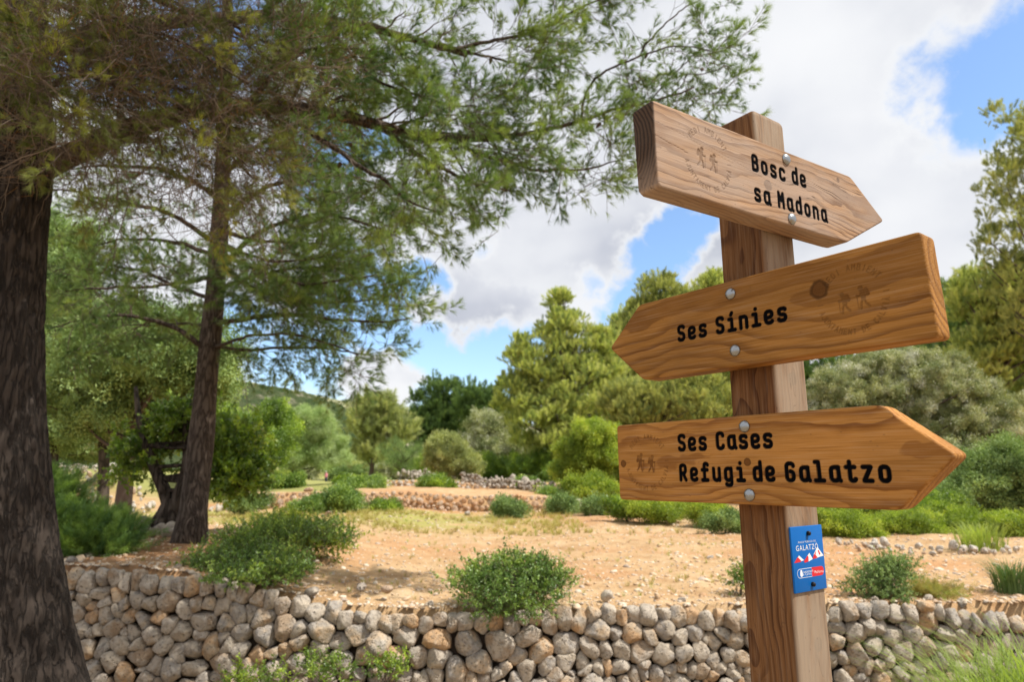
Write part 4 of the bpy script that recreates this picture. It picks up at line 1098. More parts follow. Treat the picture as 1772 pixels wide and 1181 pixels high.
def limb(parent, pts, r0, r1, lv, fol, name='limb', mat='bark', n=24, mbt=None):
    P = respl([(at(*p) if p[2] > 0 else np.array([p[0], p[1], -p[2]])) for p in pts], n); mb = MB(); wig = np.cumsum(rng.normal(0, .008, (n, 3)), 0); P = P + wig - wig[:1]
    mb.tube(P - np.array(parent.location), np.linspace(r0, r1, n), 10); mb.build(name, M[mat], parent)
    grow(P, r0, r1, lv, mbt, fol); return P
tw = MB(); fA = []; fB = []; fD = []
def lv(**k): 
    a = [dict(x) for x in NP_]
    for kk, v in k.items():
        lev, key = kk.split('_', 1); a[int(lev[1])][key] = v
    return a
limb(tA, [(20, 330, 4.3), (90, 285, 4.3), (180, 240, 4.4), (300, 200, 4.6), (420, 186, 4.9), (530, 190, 5.2), (620, 205, 5.4), (700, 232, 5.6), (790, 238, 5.8), (860, 238, 6.0)], .085, .035, lv(l0_t0=.42, l0_len=.8), fA, mbt=tw)
limb(tA, [(700, 232, 5.6), (860, 236, 6.0), (940, 222, 6.0), (1010, 208, 6.0), (1090, 185, 6.0), (1170, 165, 6.1), (1210, 150, 6.1)], .03, .008, lv(l0_gap=.12, l0_len=.75, l0_t0=.05), fA, mbt=tw)
limb(tA, [(1005, 208, 6.0), (1012, 160, 6.0), (1050, 115, 6.0), (1110, 90, 6.0), (1180, 75, 6.05), (1250, 92, 6.1)], .014, .005, lv(l0_len=.5, l0_t0=.25), fA, mbt=tw)
limb(tA, [(1110, 90, 6.0), (1150, 40, 6.0), (1200, 5, 6.0), (1260, -20, 6.0)], .010, .004, lv(l0_len=.35, l0_gap=.2, l0_t0=.2), fA, mbt=tw)
limb(tA, [(1120, 178, 6.1), (1160, 140, 6.1), (1215, 90, 6.2), (1245, 55, 6.2)], .008, .004, lv(l0_len=.38, l0_gap=.14, l0_t0=.3), fA, mbt=tw)
limb(tA, [(1160, 168, 6.1), (1190, 125, 6.1), (1255, 110, 6.2)], .007, .004, lv(l0_len=.3, l0_gap=.12, l0_t0=.2), fA, mbt=tw)
limb(tA, [(780, 240, 5.8), (850, 270, 5.7), (930, 290, 5.7), (1010, 290, 5.8), (1070, 275, 5.9)], .022, .006, lv(l0_gap=.12, l0_len=.45, l0_droop=-.2), fA, mbt=tw)
limb(tA, [(640, 212, 5.5), (720, 262, 5.3), (790, 300, 5.2), (840, 318, 5.2), (885, 325, 5.3)], .03, .007, lv(l0_gap=.11, l0_len=.55, l0_droop=-.3), fA, mbt=tw)
limb(tA, [(500, 190, 5.1), (560, 240, 5.0), (640, 290, 5.0), (720, 340, 5.1), (770, 360, 5.2)], .028, .007, lv(l0_gap=.12, l0_len=.5, l0_droop=-.25), fA, mbt=tw)
limb(tA, [(-60, 120, 4.3), (120, 60, 4.6), (300, 30, 5.0), (500, 20, 5.4), (640, 40, 5.6), (760, 75, 5.8), (800, 84, 5.9)], .075, .03, lv(l0_t0=.38, l0_gap=.15, l0_len=.85), fA, mbt=tw)
limb(tA, [(790, 84, 5.9), (850, 75, 6.0), (930, 55, 6.1), (1000, 20, 6.1), (1080, -20, 6.1)], .02, .006, lv(l0_gap=.13, l0_len=.6), fA, mbt=tw)
limb(tA, [(760, 75, 5.8), (830, 105, 5.7), (900, 120, 5.8), (960, 125, 5.9)], .016, .006, lv(l0_gap=.14, l0_len=.5), fA, mbt=tw)
limb(tA, [(-60, -200, 4.3), (150, -220, 4.8), (400, -200, 5.4), (700, -120, 5.9), (950, -80, 6.2), (1150, -90, 6.4)], .07, .012, lv(l0_t0=.15, l0_gap=.17, l0_len=1.0), fA, mbt=tw)
limb(tA, [(560, 20, 5.4), (600, 80, 5.2), (650, 130, 5.2), (740, 160, 5.3), (840, 175, 5.5)], .02, .006, lv(l0_gap=.13, l0_len=.55), fA, mbt=tw)
limb(tA, [(420, 186, 4.9), (470, 130, 4.8), (540, 90, 4.9), (620, 90, 5.0)], .02, .006, lv(l0_gap=.14, l0_len=.6), fA, mbt=tw)
for pts in ([(-3.2, 4.2, -5.2), (-2.2, 4.0, -5.7), (-1.0, 3.7, -6.0), (.3, 3.4, -6.2), (1.3, 3.3, -6.2)], [(-3.2, 4.2, -5.8), (-2.2, 3.4, -6.3), (-1.2, 2.6, -6.6), (-.1, 2.2, -6.8)],):
    limb(tA, pts, .06, .012, lv(l0_t0=.1, l0_gap=.19, l0_len=.95), fA, mbt=tw)
# shaded inner limbs: mostly bare grey twigs with a few olive tufts
dl = [dict(gap=.065, len=.7, ang=.9, flat=.9, droop=-.08, taper=.3, rk=.3, t0=.02), dict(gap=.085, len=.34, ang=.9, leafgap=.09, leaf0=.2, rk=.5)]
limb(tA, [(30, 60, 4.1), (110, 110, 3.9), (200, 150, 3.9), (290, 180, 4.0), (360, 240, 4.1), (420, 280, 4.2)], .022, .006, dl, fD, mbt=tw)
limb(tA, [(40, -20, 4.1), (140, 20, 3.8), (240, 50, 3.8), (340, 90, 3.9), (430, 150, 4.1)], .022, .006, dl, fD, mbt=tw)
limb(tA, [(10, 150, 4.1), (60, 170, 3.9), (130, 190, 3.8), (200, 230, 3.9)], .018, .005, dl, fD, mbt=tw)
limb(tA, [(0, 20, 4.0), (30, 90, 3.7), (60, 160, 3.7), (90, 230, 3.8)], .016, .005, dl, fD, mbt=tw)
limb(tA, [(120, -60, 4.2), (260, -10, 4.3), (380, 20, 4.5), (480, 70, 4.7), (540, 130, 4.8)], .022, .006, dl, fD, mbt=tw)
limb(tA, [(250, 195, 4.5), (330, 225, 4.4), (400, 255, 4.4), (440, 300, 4.5)], .018, .006, dl, fD, mbt=tw)
limb(tA, [(20, 100, 4.2), (150, 90, 4.4), (260, 110, 4.6), (370, 130, 4.8), (450, 180, 5.0)], .022, .006, dl, fD, mbt=tw)
limb(tA, [(60, 0, 4.5), (180, -30, 4.8), (300, -10, 5.0), (420, 60, 5.2), (500, 90, 5.4)], .022, .006, dl, fD, mbt=tw)
limb(tA, [(40, 200, 4.3), (130, 130, 4.6), (230, 130, 4.8), (330, 160, 4.9), (400, 220, 4.9)], .02, .006, dl, fD, mbt=tw)
V = [v - np.array(tA.location) for v in tw.v]; tw.v = V; tag(tw.build('branchwork', M['twig'], tA), kind='stuff')
M['cone'] = simple('pine_cone', (.10, .06, .04), .9)
mbc = MB(); ac = np.linspace(0, 2 * np.pi, 8, endpoint=False)
mbc.grid(np.stack([np.stack([np.full(8, x_), r_ * np.cos(ac), r_ * np.sin(ac)], 1) for x_, r_ in ((0, .001), (.006, .014), (.02, .019), (.04, .015), (.06, .008), (.07, .001))], 1), closed_u=True)
cme = mbc.mesh('pine_cone', M['cone'])
for (px, py, D) in ((1043, 196, 6.0), (1075, 178, 6.0), (1040, 212, 6.0), (1026, 222, 6.0), (905, 50, 6.0), (920, 62, 6.0), (935, 50, 6.0), (972, 76, 6.0), (960, 115, 6.0), (850, 100, 5.8), (1215, 120, 6.2), (1120, 90, 6.1), (610, 250, 5.2), (590, 280, 5.1), (760, 305, 5.3), (1100, 150, 6.1)):
    c_ = bpy.data.objects.new('pine_cone', cme); S.collection.objects.link(c_); c_.parent = tA; c_.location = Vector(at(px, py, D)) - tA.location; c_.rotation_euler = (rng.uniform(0, 6), rng.uniform(.3, 1.5), rng.uniform(0, 6))
add_foliage('crown', fA, src('pine_near', 'needle'), tA, .8, 1.25)
k = len(fD); sel = rng.random(k) < .38
add_foliage('bare_twigs', [f for f, s_ in zip(fD, sel) if not s_], src('dead', 'needle_dead'), tA, .8, 1.5)
add_foliage('inner_foliage', [f for f, s_ in zip(fD, sel) if s_], src('pine_near', 'needle_olive'), tA, .7, 1.0)

# ---- second pine, leaning trunk on the field edge
pB = at(322, 985, 8.0); zB = float(terr(pB[0], 8.0))
tB = empty('pine_tree', (pB[0], 8.0, zB)); tag(tB, 'slender leaning pine behind the wall, right of the big trunk', 'tree')
trunkpts = [(316, 1000), (330, 930), (338, 850), (350, 750), (358, 650), (367, 560), (375, 480), (380, 400), (384, 320), (388, 240), (392, 120), (394, -100), (396, -300)]
PB = respl([at(px, py, 8.0 + .0004 * (1000 - py)) for px, py in trunkpts], 60)
rb = np.interp(PB[:, 2], [zB - .2, zB + .3, zB + 1.5, zB + 4, zB + 8], [.22, .16, .135, .105, .06])
mb = MB(); mb.tube(PB - np.array(tB.location), rb * (1 + .03 * np.sin(np.arange(60) * .9)), 18); mb.build('trunk', M['bark'], tB)
tw = MB(); fB = []; fBd = []
LB = lambda **k: lv(**{**dict(l0_len=.9, l0_gap=.17, l1_len=.42, l1_gap=.15, l0_t0=.15, l0_flat=.6), **k})
Bl = [
 ([(350, 600, 8.1), (310, 575, 8.0), (260, 555, 7.9), (200, 545, 7.8), (140, 548, 7.7), (90, 560, 7.7)], .035, LB(l0_droop=-.25)),
 ([(372, 440, 8.1), (320, 425, 8.2), (260, 410, 8.3), (200, 415, 8.4), (150, 425, 8.4)], .032, LB(l0_gap=.2, l0_t0=.1)),
 ([(380, 425, 8.1), (330, 390, 7.8), (270, 360, 7.6), (200, 345, 7.5), (130, 336, 7.4), (75, 332, 7.4)], .034, LB(l0_gap=.24, l0_len=.7, l0_flat=1)),
 ([(384, 350, 8.1), (330, 310, 7.9), (260, 290, 7.8), (180, 290, 7.7), (90, 300, 7.7)], .03, LB(l0_gap=.26, l0_len=.7)),
 ([(375, 560, 8.1), (410, 552, 8.0), (470, 546, 7.9), (540, 551, 7.8), (620, 558, 7.8), (680, 555, 7.9), (705, 550, 7.9)], .034, LB(l0_gap=.13, l0_len=.5)),
 ([(380, 500, 8.1), (430, 480, 8.3), (500, 468, 8.5), (580, 470, 8.6), (660, 480, 8.6)], .03, LB(l0_len=.7)),
 ([(383, 470, 8.1), (420, 420, 7.9), (480, 380, 7.8), (560, 365, 7.8), (640, 385, 7.9), (695, 410, 8.0)], .034, LB(l0_len=.8, l0_gap=.12)),
 ([(385, 380, 8.1), (440, 330, 8.0), (520, 300, 7.9), (620, 300, 7.9), (700, 330, 8.0)], .034, LB(l0_len=.95, l0_gap=.12)),
 ([(388, 300, 8.1), (450, 250, 8.0), (540, 210, 8.0), (640, 210, 8.2)], .034, LB(l0_len=1.0, l0_gap=.14)),
 ([(370, 600, 8.1), (420, 605, 8.3), (480, 600, 8.4), (560, 605, 8.4), (640, 618, 8.4)], .024, LB(l0_len=.55)),
 ([(384, 420, 8.1), (420, 440, 7.4), (480, 450, 6.9), (560, 440, 6.8)], .03, LB(l0_len=.85)),
 ([(375, 480, 8.1), (330, 490, 7.5), (270, 500, 7.2), (190, 500, 7.0), (120, 510, 7.0)], .03, LB(l0_len=.75, l0_droop=-.2)),
 ([(390, 220, 8.1), (330, 180, 7.9), (250, 160, 7.8), (160, 170, 7.8)], .034, LB(l0_len=.9, l0_gap=.22)),
 ([(392, 160, 8.1), (450, 110, 8.0), (540, 80, 8.0), (640, 90, 8.1)], .034, LB(l0_len=1.1)),
 ([(370, 560, 8.1), (330, 560, 8.8), (270, 560, 9.2), (210, 560, 9.4)], .028, LB(l0_len=.8)),
 ([(372, 520, 8.2), (320, 500, 8.5), (250, 470, 8.8), (170, 460, 9.0), (100, 470, 9.0)], .03, LB(l0_len=.9)),
 ([(380, 450, 8.2), (440, 500, 8.4), (520, 520, 8.6), (610, 520, 8.7), (690, 505, 8.7)], .028, LB(l0_len=.8, l0_gap=.13)),
 ([(384, 400, 8.2), (450, 420, 8.6), (540, 420, 8.9), (640, 440, 9.0)], .03, LB(l0_len=.9, l0_gap=.13)),
 ([(394, 0, 8.2), (330, -60, 8.1), (220, -100, 8.0), (80, -100, 8.0)], .034, LB(l0_len=1.1, l0_gap=.24)),
 ([(372, 600, 8.1), (430, 580, 7.6), (500, 575, 7.4), (570, 590, 7.4), (620, 610, 7.4)], .022, LB(l0_len=.5, l0_gap=.12)),
 ([(384, 440, 8.1), (450, 470, 7.6), (530, 490, 7.3), (620, 480, 7.3), (660, 470, 7.4)], .028, LB(l0_len=.55, l0_gap=.12)),
 ([(394, 0, 8.2), (470, -60, 8.1), (580, -80, 8.0), (720, -60, 8.0)], .034, LB(l0_len=1.1, l0_gap=.24)),
]
for pts, r0, lvv in Bl: limb(tB, pts, r0, .008, lvv, fB, mbt=tw)
tw.v = [v - np.array(tB.location) for v in tw.v]; tag(tw.build('branchwork', M['twig'], tB), kind='stuff')
add_foliage('crown', fB, src('pine_near', 'needle'), tB, .95, 1.5)
print('foliage sprigs', len(fA), len(fD), len(fB))

# ------------------------------------------------------------------ generic trees and bushes
def in_ell(E, n, shell=.55):
    out = []
    vol = np.array([e[3] * e[4] * e[5] for e in E]) ** .6; vol /= vol.sum(); ch = rng.choice(len(E), n, p=vol)
    d = rdir(n); r = shell + (1 - shell) * rng.random(n) ** .7; r = np.where(rng.random(n) < .25, rng.random(n), r)
    e = np.array(E)[ch]; return e[:, :3] + d * r[:, None] * e[:, 3:], d
def tree(name, label, base, E, kind, mat, puffs, per, puff, size=1.0, tr=.12, trunk=None, group=None, nbr=9, barkm='trunk_far', up=.35, cat='tree', shell=.55, rootname='trunk'):
    base = np.array(base, float); root = empty(name, base); tag(root, label, cat, group)
    C_, d = in_ell(E, puffs, shell)
    zmin = min(e[2] - e[5] for e in E); top = max(e[2] + e[5] * .7 for e in E); cxy = np.mean([[e[0], e[1]] for e in E], 0)
    hi_ = max(E, key=lambda e: e[2] + e[5])
    if trunk is None: trunk = [base + [0, 0, -.15], base + [0, 0, .5 * (zmin - base[2])], np.array([(base[0] + cxy[0]) / 2, (base[1] + cxy[1]) / 2, (zmin + top) / 2]), np.array([hi_[0], hi_[1], hi_[2] + .2 * hi_[5]])]
    T_ = respl(trunk, 14); mb = MB(); mb.tube(T_ - base, np.linspace(tr * 1.15, tr * .25, 14), 9); mb.build(rootname, M[barkm], root)
    bm_ = MB()
    for c in C_[:nbr]:
        i = min(11, max(3, int(14 * np.clip((c[2] - base[2]) / (top - base[2] + .01) * .8, .1, .85)))); s_ = T_[i]
        bm_.tube(respl([s_, (s_ + c) / 2 + np.array([0, 0, -.05 * np.linalg.norm(c - s_)]) + rng.normal(0, .05, 3), c], 7) - base, np.linspace(tr * .35, tr * .08, 7), 5)
    if nbr: bm_.build('branches', M[barkm], root)
    n = puffs * per; ci = np.repeat(np.arange(puffs), per); dd = rdir(n); dd[:, 2] = dd[:, 2] * .8 + up; dd = norm(dd)
    ps = puff * rng.uniform(.6, 1.25, puffs)[ci]
    P = C_[ci] + dd * (ps * (.35 + .65 * rng.random(n) ** .6))[:, None] * np.array([1, 1, .75])
    P = P + rng.normal(0, 1, (n, 3)) * (puff * (.12 if kind == 'pine' else .22))
    st_ = rng.random(n) < (.06 if kind == 'pine' else .12); P[st_] = in_ell(E, int(st_.sum()), .75)[0]
    D_ = norm(dd * (.6 if kind == 'pine' else 1) + rdir(n) * .4 + np.array([0, 0, .75 if kind == 'pine' else .35]))
    P[:, 2] = np.maximum(P[:, 2], base[2] + .03)
    s_ = src(kind, mat)
    scatter('crown' if cat == 'tree' else 'foliage', P - base, rots(D_), rng.uniform(.7, 1.25, n) * size, rng.integers(0, len(s_), n), s_, root)
    return root
def ep(px, py, D, rx, ry, rd=None, dd=0):
    """ellipsoid seen at a pixel: centre, half width and half height given in picture units at that distance"""
    c = at(px, py, D); k = math.hypot(D, 0) / FPX * 1.0
    X_ = rx * k * .98; Z_ = ry * k
    return (c[0], c[1] + dd, c[2], X_, (rd if rd else X_ * .85), Z_)
def g(px, D, py=835):
    p = at(px, py, D); return (p[0], D, float(terr(p[0], D)))

# carob behind the second pine
c0 = g(292, 9.6, 920)
tC = tree('carob_tree', 'old carob with forked flaring trunk and glossy green leaves, behind the leaning pine', c0,
     [ep(245, 790, 9.7, 46, 46), ep(400, 785, 9.6, 42, 60), ep(330, 735, 9.8, 56, 30), ep(405, 830, 9.4, 36, 20)], 'carob', 'carob', 76, 17, .22, 1.0, .10, nbr=22, barkm='bark_dark', up=.1,
     trunk=[np.array(c0) + [0, 0, -.1], np.array(c0) + [.02, 0, .35], at(290, 860, 9.6), at(262, 800, 9.6), at(240, 730, 9.6), at(235, 670, 9.7)])
mb = MB(); b0 = np.array(c0)
mb.tube(respl([b0 + [.02, .03, -.1], b0 + [.04, 0, .3], at(318, 850, 9.6), at(330, 790, 9.6), at(318, 730, 9.7), at(345, 680, 9.8)], 12) - b0, np.linspace(.13, .04, 12), 9); mb.build('limb', M['bark_dark'], tC)
for a in np.linspace(0, 2 * np.pi, 8)[:-1]:
    mb = MB(); dxy = np.array([math.cos(a), math.sin(a) * .8, 0]); 
    mb.tube(respl([b0 + [0, 0, .42], b0 + dxy * .13 + [0, 0, .18], b0 + dxy * .3 + [0, 0, .03], b0 + dxy * .5 + [0, 0, -.08]], 9) - b0, np.linspace(.11, .035, 9), 8); mb.build('root', M['bark_dark'], tC)
tree('carob_tree', 'tall grey green tree rising behind the carob', g(215, 13, 860), [ep(250, 600, 13, 130, 75), ep(170, 680, 13, 90, 70), ep(330, 640, 13, 80, 60)], 'leaf', 'lichen', 120, 24, .45, .75, .15, nbr=30, barkm='trunk_far')
tree('olive_tree', 'broad green tree at far left with a thin dark trunk on the rubble slope', g(185, 18, 800), [ep(130, 660, 18, 90, 90), ep(90, 560, 18.5, 80, 90), ep(200, 720, 18, 60, 50)], 'leaf', 'oak', 110, 22, .5, .85, .14, nbr=14, barkm='bark_dark')
tree('olive_tree', 'bright leafy tree behind the big pine trunk, its crown low on the left', g(90, 15, 810), [ep(100, 520, 16, 70, 80), ep(110, 700, 15, 60, 70), ep(100, 420, 17, 60, 60)], 'leaf', 'lichen', 90, 22, .45, .8, .13, nbr=12, barkm='bark_dark')
tree('shrub', 'dark tangled thicket on the left slope beneath the trees', g(60, 20, 810), [ep(60, 770, 20, 60, 35), ep(170, 775, 21, 60, 25)], 'leaf', 'lichen', 40, 20, .4, .8, .06, cat='shrub', rootname='stem')
tree('shrub', 'green undergrowth between the carob and the olive tree', g(430, 24, 820), [ep(440, 780, 24, 50, 45), ep(380, 750, 24, 50, 55), ep(470, 740, 26, 40, 50)], 'leaf', 'carob', 55, 20, .5, 1.0, .06, cat='shrub', rootname='stem')
# middle distance
tree('olive_tree', 'silvery rounded olive tree with leaning dark trunk on the upper terrace', g(522, 28, 845), [ep(500, 765, 28, 48, 42), ep(545, 735, 28, 42, 30), ep(570, 775, 28, 36, 36), ep(480, 735, 28.4, 28, 26), ep(500, 795, 28, 40, 14)], 'olive', 'olive', 150, 22, .26, .8, .11, nbr=10, barkm='bark_dark',
     trunk=[g(524, 28, 845), at(515, 830, 28), at(503, 805, 28), at(497, 790, 28), at(505, 750, 28)])
tree('pine_tree', 'thin yellow green pine with slim brown trunk between the olive and the almond tree', g(642, 52, 830), [ep(640, 735, 52, 34, 32), ep(672, 750, 52, 38, 42), ep(655, 715, 52, 26, 18), ep(650, 790, 52, 32, 16)], 'pine', 'almond', 90, 18, .8, 2.0, .18, nbr=12)
tree('almond_tree', 'small pale almond tree with round crown standing on the far terrace', g(801, 30, 845), [ep(780, 790, 30, 42, 32), ep(765, 778, 30, 26, 26), ep(800, 805, 30, 32, 18)], 'leaf', 'almond', 80, 22, .34, .8, .07, nbr=8, barkm='bark_dark')
tree('almond_tree', 'sparse brownish leafless tree left of the almond tree', g(697, 36, 838), [ep(700, 790, 36, 40, 30)], 'olive', 'lichen', 26, 10, .5, .8, .08, nbr=26, barkm='trunk_far')
for (px, py, D, rx, ry, mat, lb) in ((605, 815, 118, 40, 12, 'lichen', 'low green thicket behind the walking hiker'), (525, 812, 120, 24, 14, 'oak', 'dark low thicket left of the walking hiker'), (690, 822, 60, 40, 14, 'oak', 'dark hedge beneath the thin yellow pine'), (590, 798, 135, 60, 16, 'pine_dark', 'distant dark scrub in the gap between olive and pine'),
        (740, 815, 48, 40, 16, 'mastic_bright', 'bright low scrub behind the almond tree'), (850, 812, 40, 46, 18, 'carob', 'fresh green bush under the pale pine'), (480, 835, 40, 30, 9, 'grass', 'low yellow green growth below the olive tree')):
    tree('shrub', lb, g(px, D, 835), [ep(px, py, D, rx, ry)], 'leaf', mat, 30, 16, .028 * D * .55, .028 * D, .04, cat='shrub', nbr=0, rootname='stem')
tree('pine_tree', 'dark green pine farthest left of the pine wood, right of the distant ridge', g(750, 64, 830), [ep(745, 720, 64, 40, 60), ep(775, 700, 64, 40, 40), ep(730, 760, 64, 34, 45), ep(790, 750, 64, 50, 60)], 'pine', 'pine_dark', 200, 24, .7, 1.45, .25, nbr=8)
tree('pine_tree', 'dark pine with rounded top behind the holm oak, left of the large pale pine', g(835, 60, 830), [ep(825, 705, 60, 40, 44), ep(850, 740, 60, 44, 60)], 'pine', 'pine_dark', 150, 24, .7, 1.45, .25, nbr=6)
tree('holm_oak', 'dull olive holm oak in front of the dark pines, above the rubble wall', g(860, 44, 835), [ep(850, 745, 44, 34, 32), ep(870, 785, 44, 48, 42), ep(835, 790, 43, 28, 34)], 'leaf', 'oak', 110, 22, .6, 1.3, .2, nbr=5)
tree('pine_tree', 'largest sunlit pale pine with pointed crown in the middle distance', g(985, 38, 835),
     [ep(968, 528, 38, 16, 22), ep(962, 575, 38, 32, 44), ep(990, 600, 38, 52, 60), ep(940, 640, 38, 62, 60), ep(1000, 680, 38, 72, 70), ep(900, 690, 38, 44, 44), ep(960, 740, 38, 90, 60), ep(1045, 620, 38.5, 36, 60), ep(900, 610, 38, 24, 28)], 'pine', 'pine_bright', 460, 26, .42, .95, .26, nbr=60)
tree('pine_tree', 'pine behind the point of the middle board with dense green top', g(1150, 46, 835), [ep(1140, 520, 46, 42, 44), ep(1110, 580, 46, 44, 60), ep(1180, 560, 46, 46, 64), ep(1140, 660, 46, 80, 80)], 'pine', 'pine_far', 360, 24, .5, 1.1, .26, nbr=30)
tree('pine_tree', 'pine with feathery top rising just left of the post above the middle board', g(1235, 42, 835), [ep(1235, 500, 42, 30, 36), ep(1220, 560, 42, 44, 60), ep(1240, 660, 42, 66, 90)], 'pine', 'pine_bright', 280, 26, .5, 1.05, .24, nbr=26)
tree('pine_tree', 'pine filling the sky gap between the largest pale pine and the middle board', g(1080, 52, 835), [ep(1085, 600, 52, 44, 50), ep(1070, 680, 52, 60, 70), ep(1100, 560, 52, 26, 40)], 'pine', 'pine_bright', 220, 24, .55, 1.3, .24, nbr=16)
tree('pine_tree', 'grey green pine filling the gap between the lower two boards left of the post', g(1120, 27, 835), [ep(1110, 700, 27, 70, 40), ep(1190, 700, 27, 80, 60), ep(1080, 740, 27, 44, 60)], 'pine', 'pine_far', 240, 26, .34, .7, .16, nbr=40)
tree('carob_tree', 'glossy fresh green tree beside the left end of the lowest board', g(1030, 24, 850), [ep(1030, 775, 24, 44, 46), ep(1060, 800, 24, 40, 44), ep(990, 800, 24, 30, 36)], 'leaf', 'mastic_bright', 90, 20, .34, .8, .1, nbr=6)
# right side
tree('evergreen_oak', 'broad evergreen oak with pale grey green flowering crown right of the post', g(1560, 21, 890), [ep(1480, 690, 21, 90, 70), ep(1600, 690, 21, 110, 80), ep(1690, 730, 21, 70, 80), ep(1450, 780, 21, 70, 80), ep(1600, 800, 21, 120, 80), ep(1540, 640, 21, 70, 40)], 'leaf', 'oak', 520, 20, .27, .62, .2, nbr=16)
tree('evergreen_oak', 'dark oak hidden behind the post and lowest board', g(1400, 24, 880), [ep(1400, 760, 24, 60, 80), ep(1340, 780, 25, 60, 60)], 'leaf', 'oak', 80, 20, .45, .9, .15, nbr=6)
tree('pine_tree', 'bright yellow green pine at the right edge, behind the evergreen oak', g(1740, 27, 880), [ep(1700, 520, 27, 60, 54), ep(1770, 560, 27, 80, 90), ep(1700, 620, 27, 60, 60), ep(1760, 720, 27, 60, 100)], 'pine', 'pine_bright', 300, 26, .36, .75, .2, nbr=60)
tree('pine_tree', 'tall pine whose upper branches reach in from the right edge', g(1900, 24, 880), [ep(1745, 215, 24, 40, 40), ep(1780, 260, 24, 80, 60), ep(1735, 320, 24, 40, 60), ep(1790, 380, 24, 100, 60), ep(1860, 250, 24, 80, 180), ep(1745, 440, 24, 50, 44), ep(1800, 500, 24, 90, 90)], 'pine', 'pine_far', 210, 22, .34, .7, .2, nbr=60)
tree('pine_tree', 'dark pine rising behind the square end of the middle board', g(1660, 44, 860), [ep(1640, 560, 44, 60, 90), ep(1560, 640, 44, 80, 80), ep(1700, 640, 44, 60, 120)], 'pine', 'pine_dark', 130, 24, .7, 1.4, .2, nbr=6)
tree('pine_tree', 'dark pine low behind the post and the boards', g(1380, 40, 860), [ep(1330, 640, 40, 80, 90), ep(1430, 680, 40, 60, 80)], 'pine', 'pine_dark', 110, 24, .7, 1.4, .2, nbr=6)

tree('shrub', 'dark dense thicket low at the right edge, behind the lime green shrubs', g(1740, 17, 870), [ep(1690, 840, 17, 60, 50), ep(1770, 830, 17, 70, 70), ep(1610, 865, 16.5, 50, 26)], 'leaf', 'lichen', 110, 18, .34, .7, .08, cat='shrub', nbr=12, rootname='stem')
tree('shrub', 'dark thicket between the holm oak and the glossy tree, behind the rubble', g(940, 38, 835), [ep(930, 812, 38, 50, 26), ep(985, 820, 34, 40, 24)], 'leaf', 'carob', 60, 18, .45, .9, .06, cat='shrub', nbr=0, rootname='stem')
# ------------------------------------------------------------------ bushes
def bush(label, px, D, E, kind, mat, puffs, per, puff, size=1.0, name='shrub', nbr=10, py=None, up=.2, z=None):
    E2 = []
    for (ex_, ey_, ez_, rx_, ry_, rz_) in E:
        E2.append((ex_, ey_, ez_, rx_ * .85, ry_ * .85, rz_ * .8))
        for _ in range(4):
            a = rng.uniform(0, 6.28); k = rng.uniform(.2, .5); E2.append((ex_ + rx_ * .85 * math.cos(a), ey_ + ry_ * .6 * math.sin(a), ez_ + rz_ * rng.uniform(-.5, .65), rx_ * k, ry_ * k, rz_ * k))
    E = E2
    p = at(px, py or 900, D); base = (p[0], D, float(terr(p[0], D)) if z is None else z)
    return tree(name, label, base, E, kind, mat, puffs, per, puff, size, .018 * max(1, D / 10), None, None, nbr, 'twig', up, 'shrub', .3, 'stem')
bush('dense dark mastic bush growing over the top of the wall in the middle', 885, 6.15, [ep(830, 1010, 6.1, 52, 30), ep(890, 995, 6.15, 60, 34), ep(945, 1010, 6.1, 42, 34), ep(895, 1040, 5.85, 60, 22)], 'mastic', 'mastic', 120, 13, .11, .8, nbr=40, py=1040)
bush('low spreading leafy shrub tumbling over the wall under the leaning pine', 440, 6.6, [ep(430, 980, 6.8, 90, 36), ep(500, 930, 7.5, 90, 22), ep(370, 990, 6.3, 50, 26), ep(480, 1010, 6.2, 60, 22), ep(420, 1022, 5.95, 50, 16)], 'mastic', 'mastic', 210, 13, .13, .85, nbr=50, py=1000)
bush('yellow green fringe of the low shrub on the open soil, left of centre', 540, 7.9, [ep(545, 935, 7.9, 52, 18), ep(480, 915, 8.2, 50, 16)], 'mastic', 'mastic_bright', 60, 12, .13, .95, nbr=16, py=945)
bush('feathery dark green shrub beside the big pine trunk', 130, 7.0, [ep(120, 940, 7.0, 60, 46), ep(90, 870, 7.2, 34, 34), ep(160, 950, 6.9, 50, 36), ep(75, 970, 6.8, 40, 40)], 'feather', 'feather', 170, 14, .16, .75, nbr=50, py=980, up=.5)
bush('small grey green bush on the wall top right of the post', 1530, 6.3, [ep(1525, 1008, 6.3, 46, 26), ep(1550, 990, 6.3, 34, 18), ep(1530, 1030, 6.2, 38, 14)], 'mastic', 'lichen', 60, 11, .10, .7, nbr=36, py=1040)
bush('dry brownish tuft on the wall top, right of the small grey green bush', 1625, 6.3, [ep(1622, 1030, 6.3, 26, 10)], 'feather', 'grass_dry', 14, 8, .06, .45, nbr=8, py=1040)
bush('tiny green bush peeking out left of the post on the wall', 1281, 6.5, [ep(1282, 1003, 6.5, 14, 18)], 'mastic', 'carob', 12, 10, .07, .7, nbr=5, py=1020)
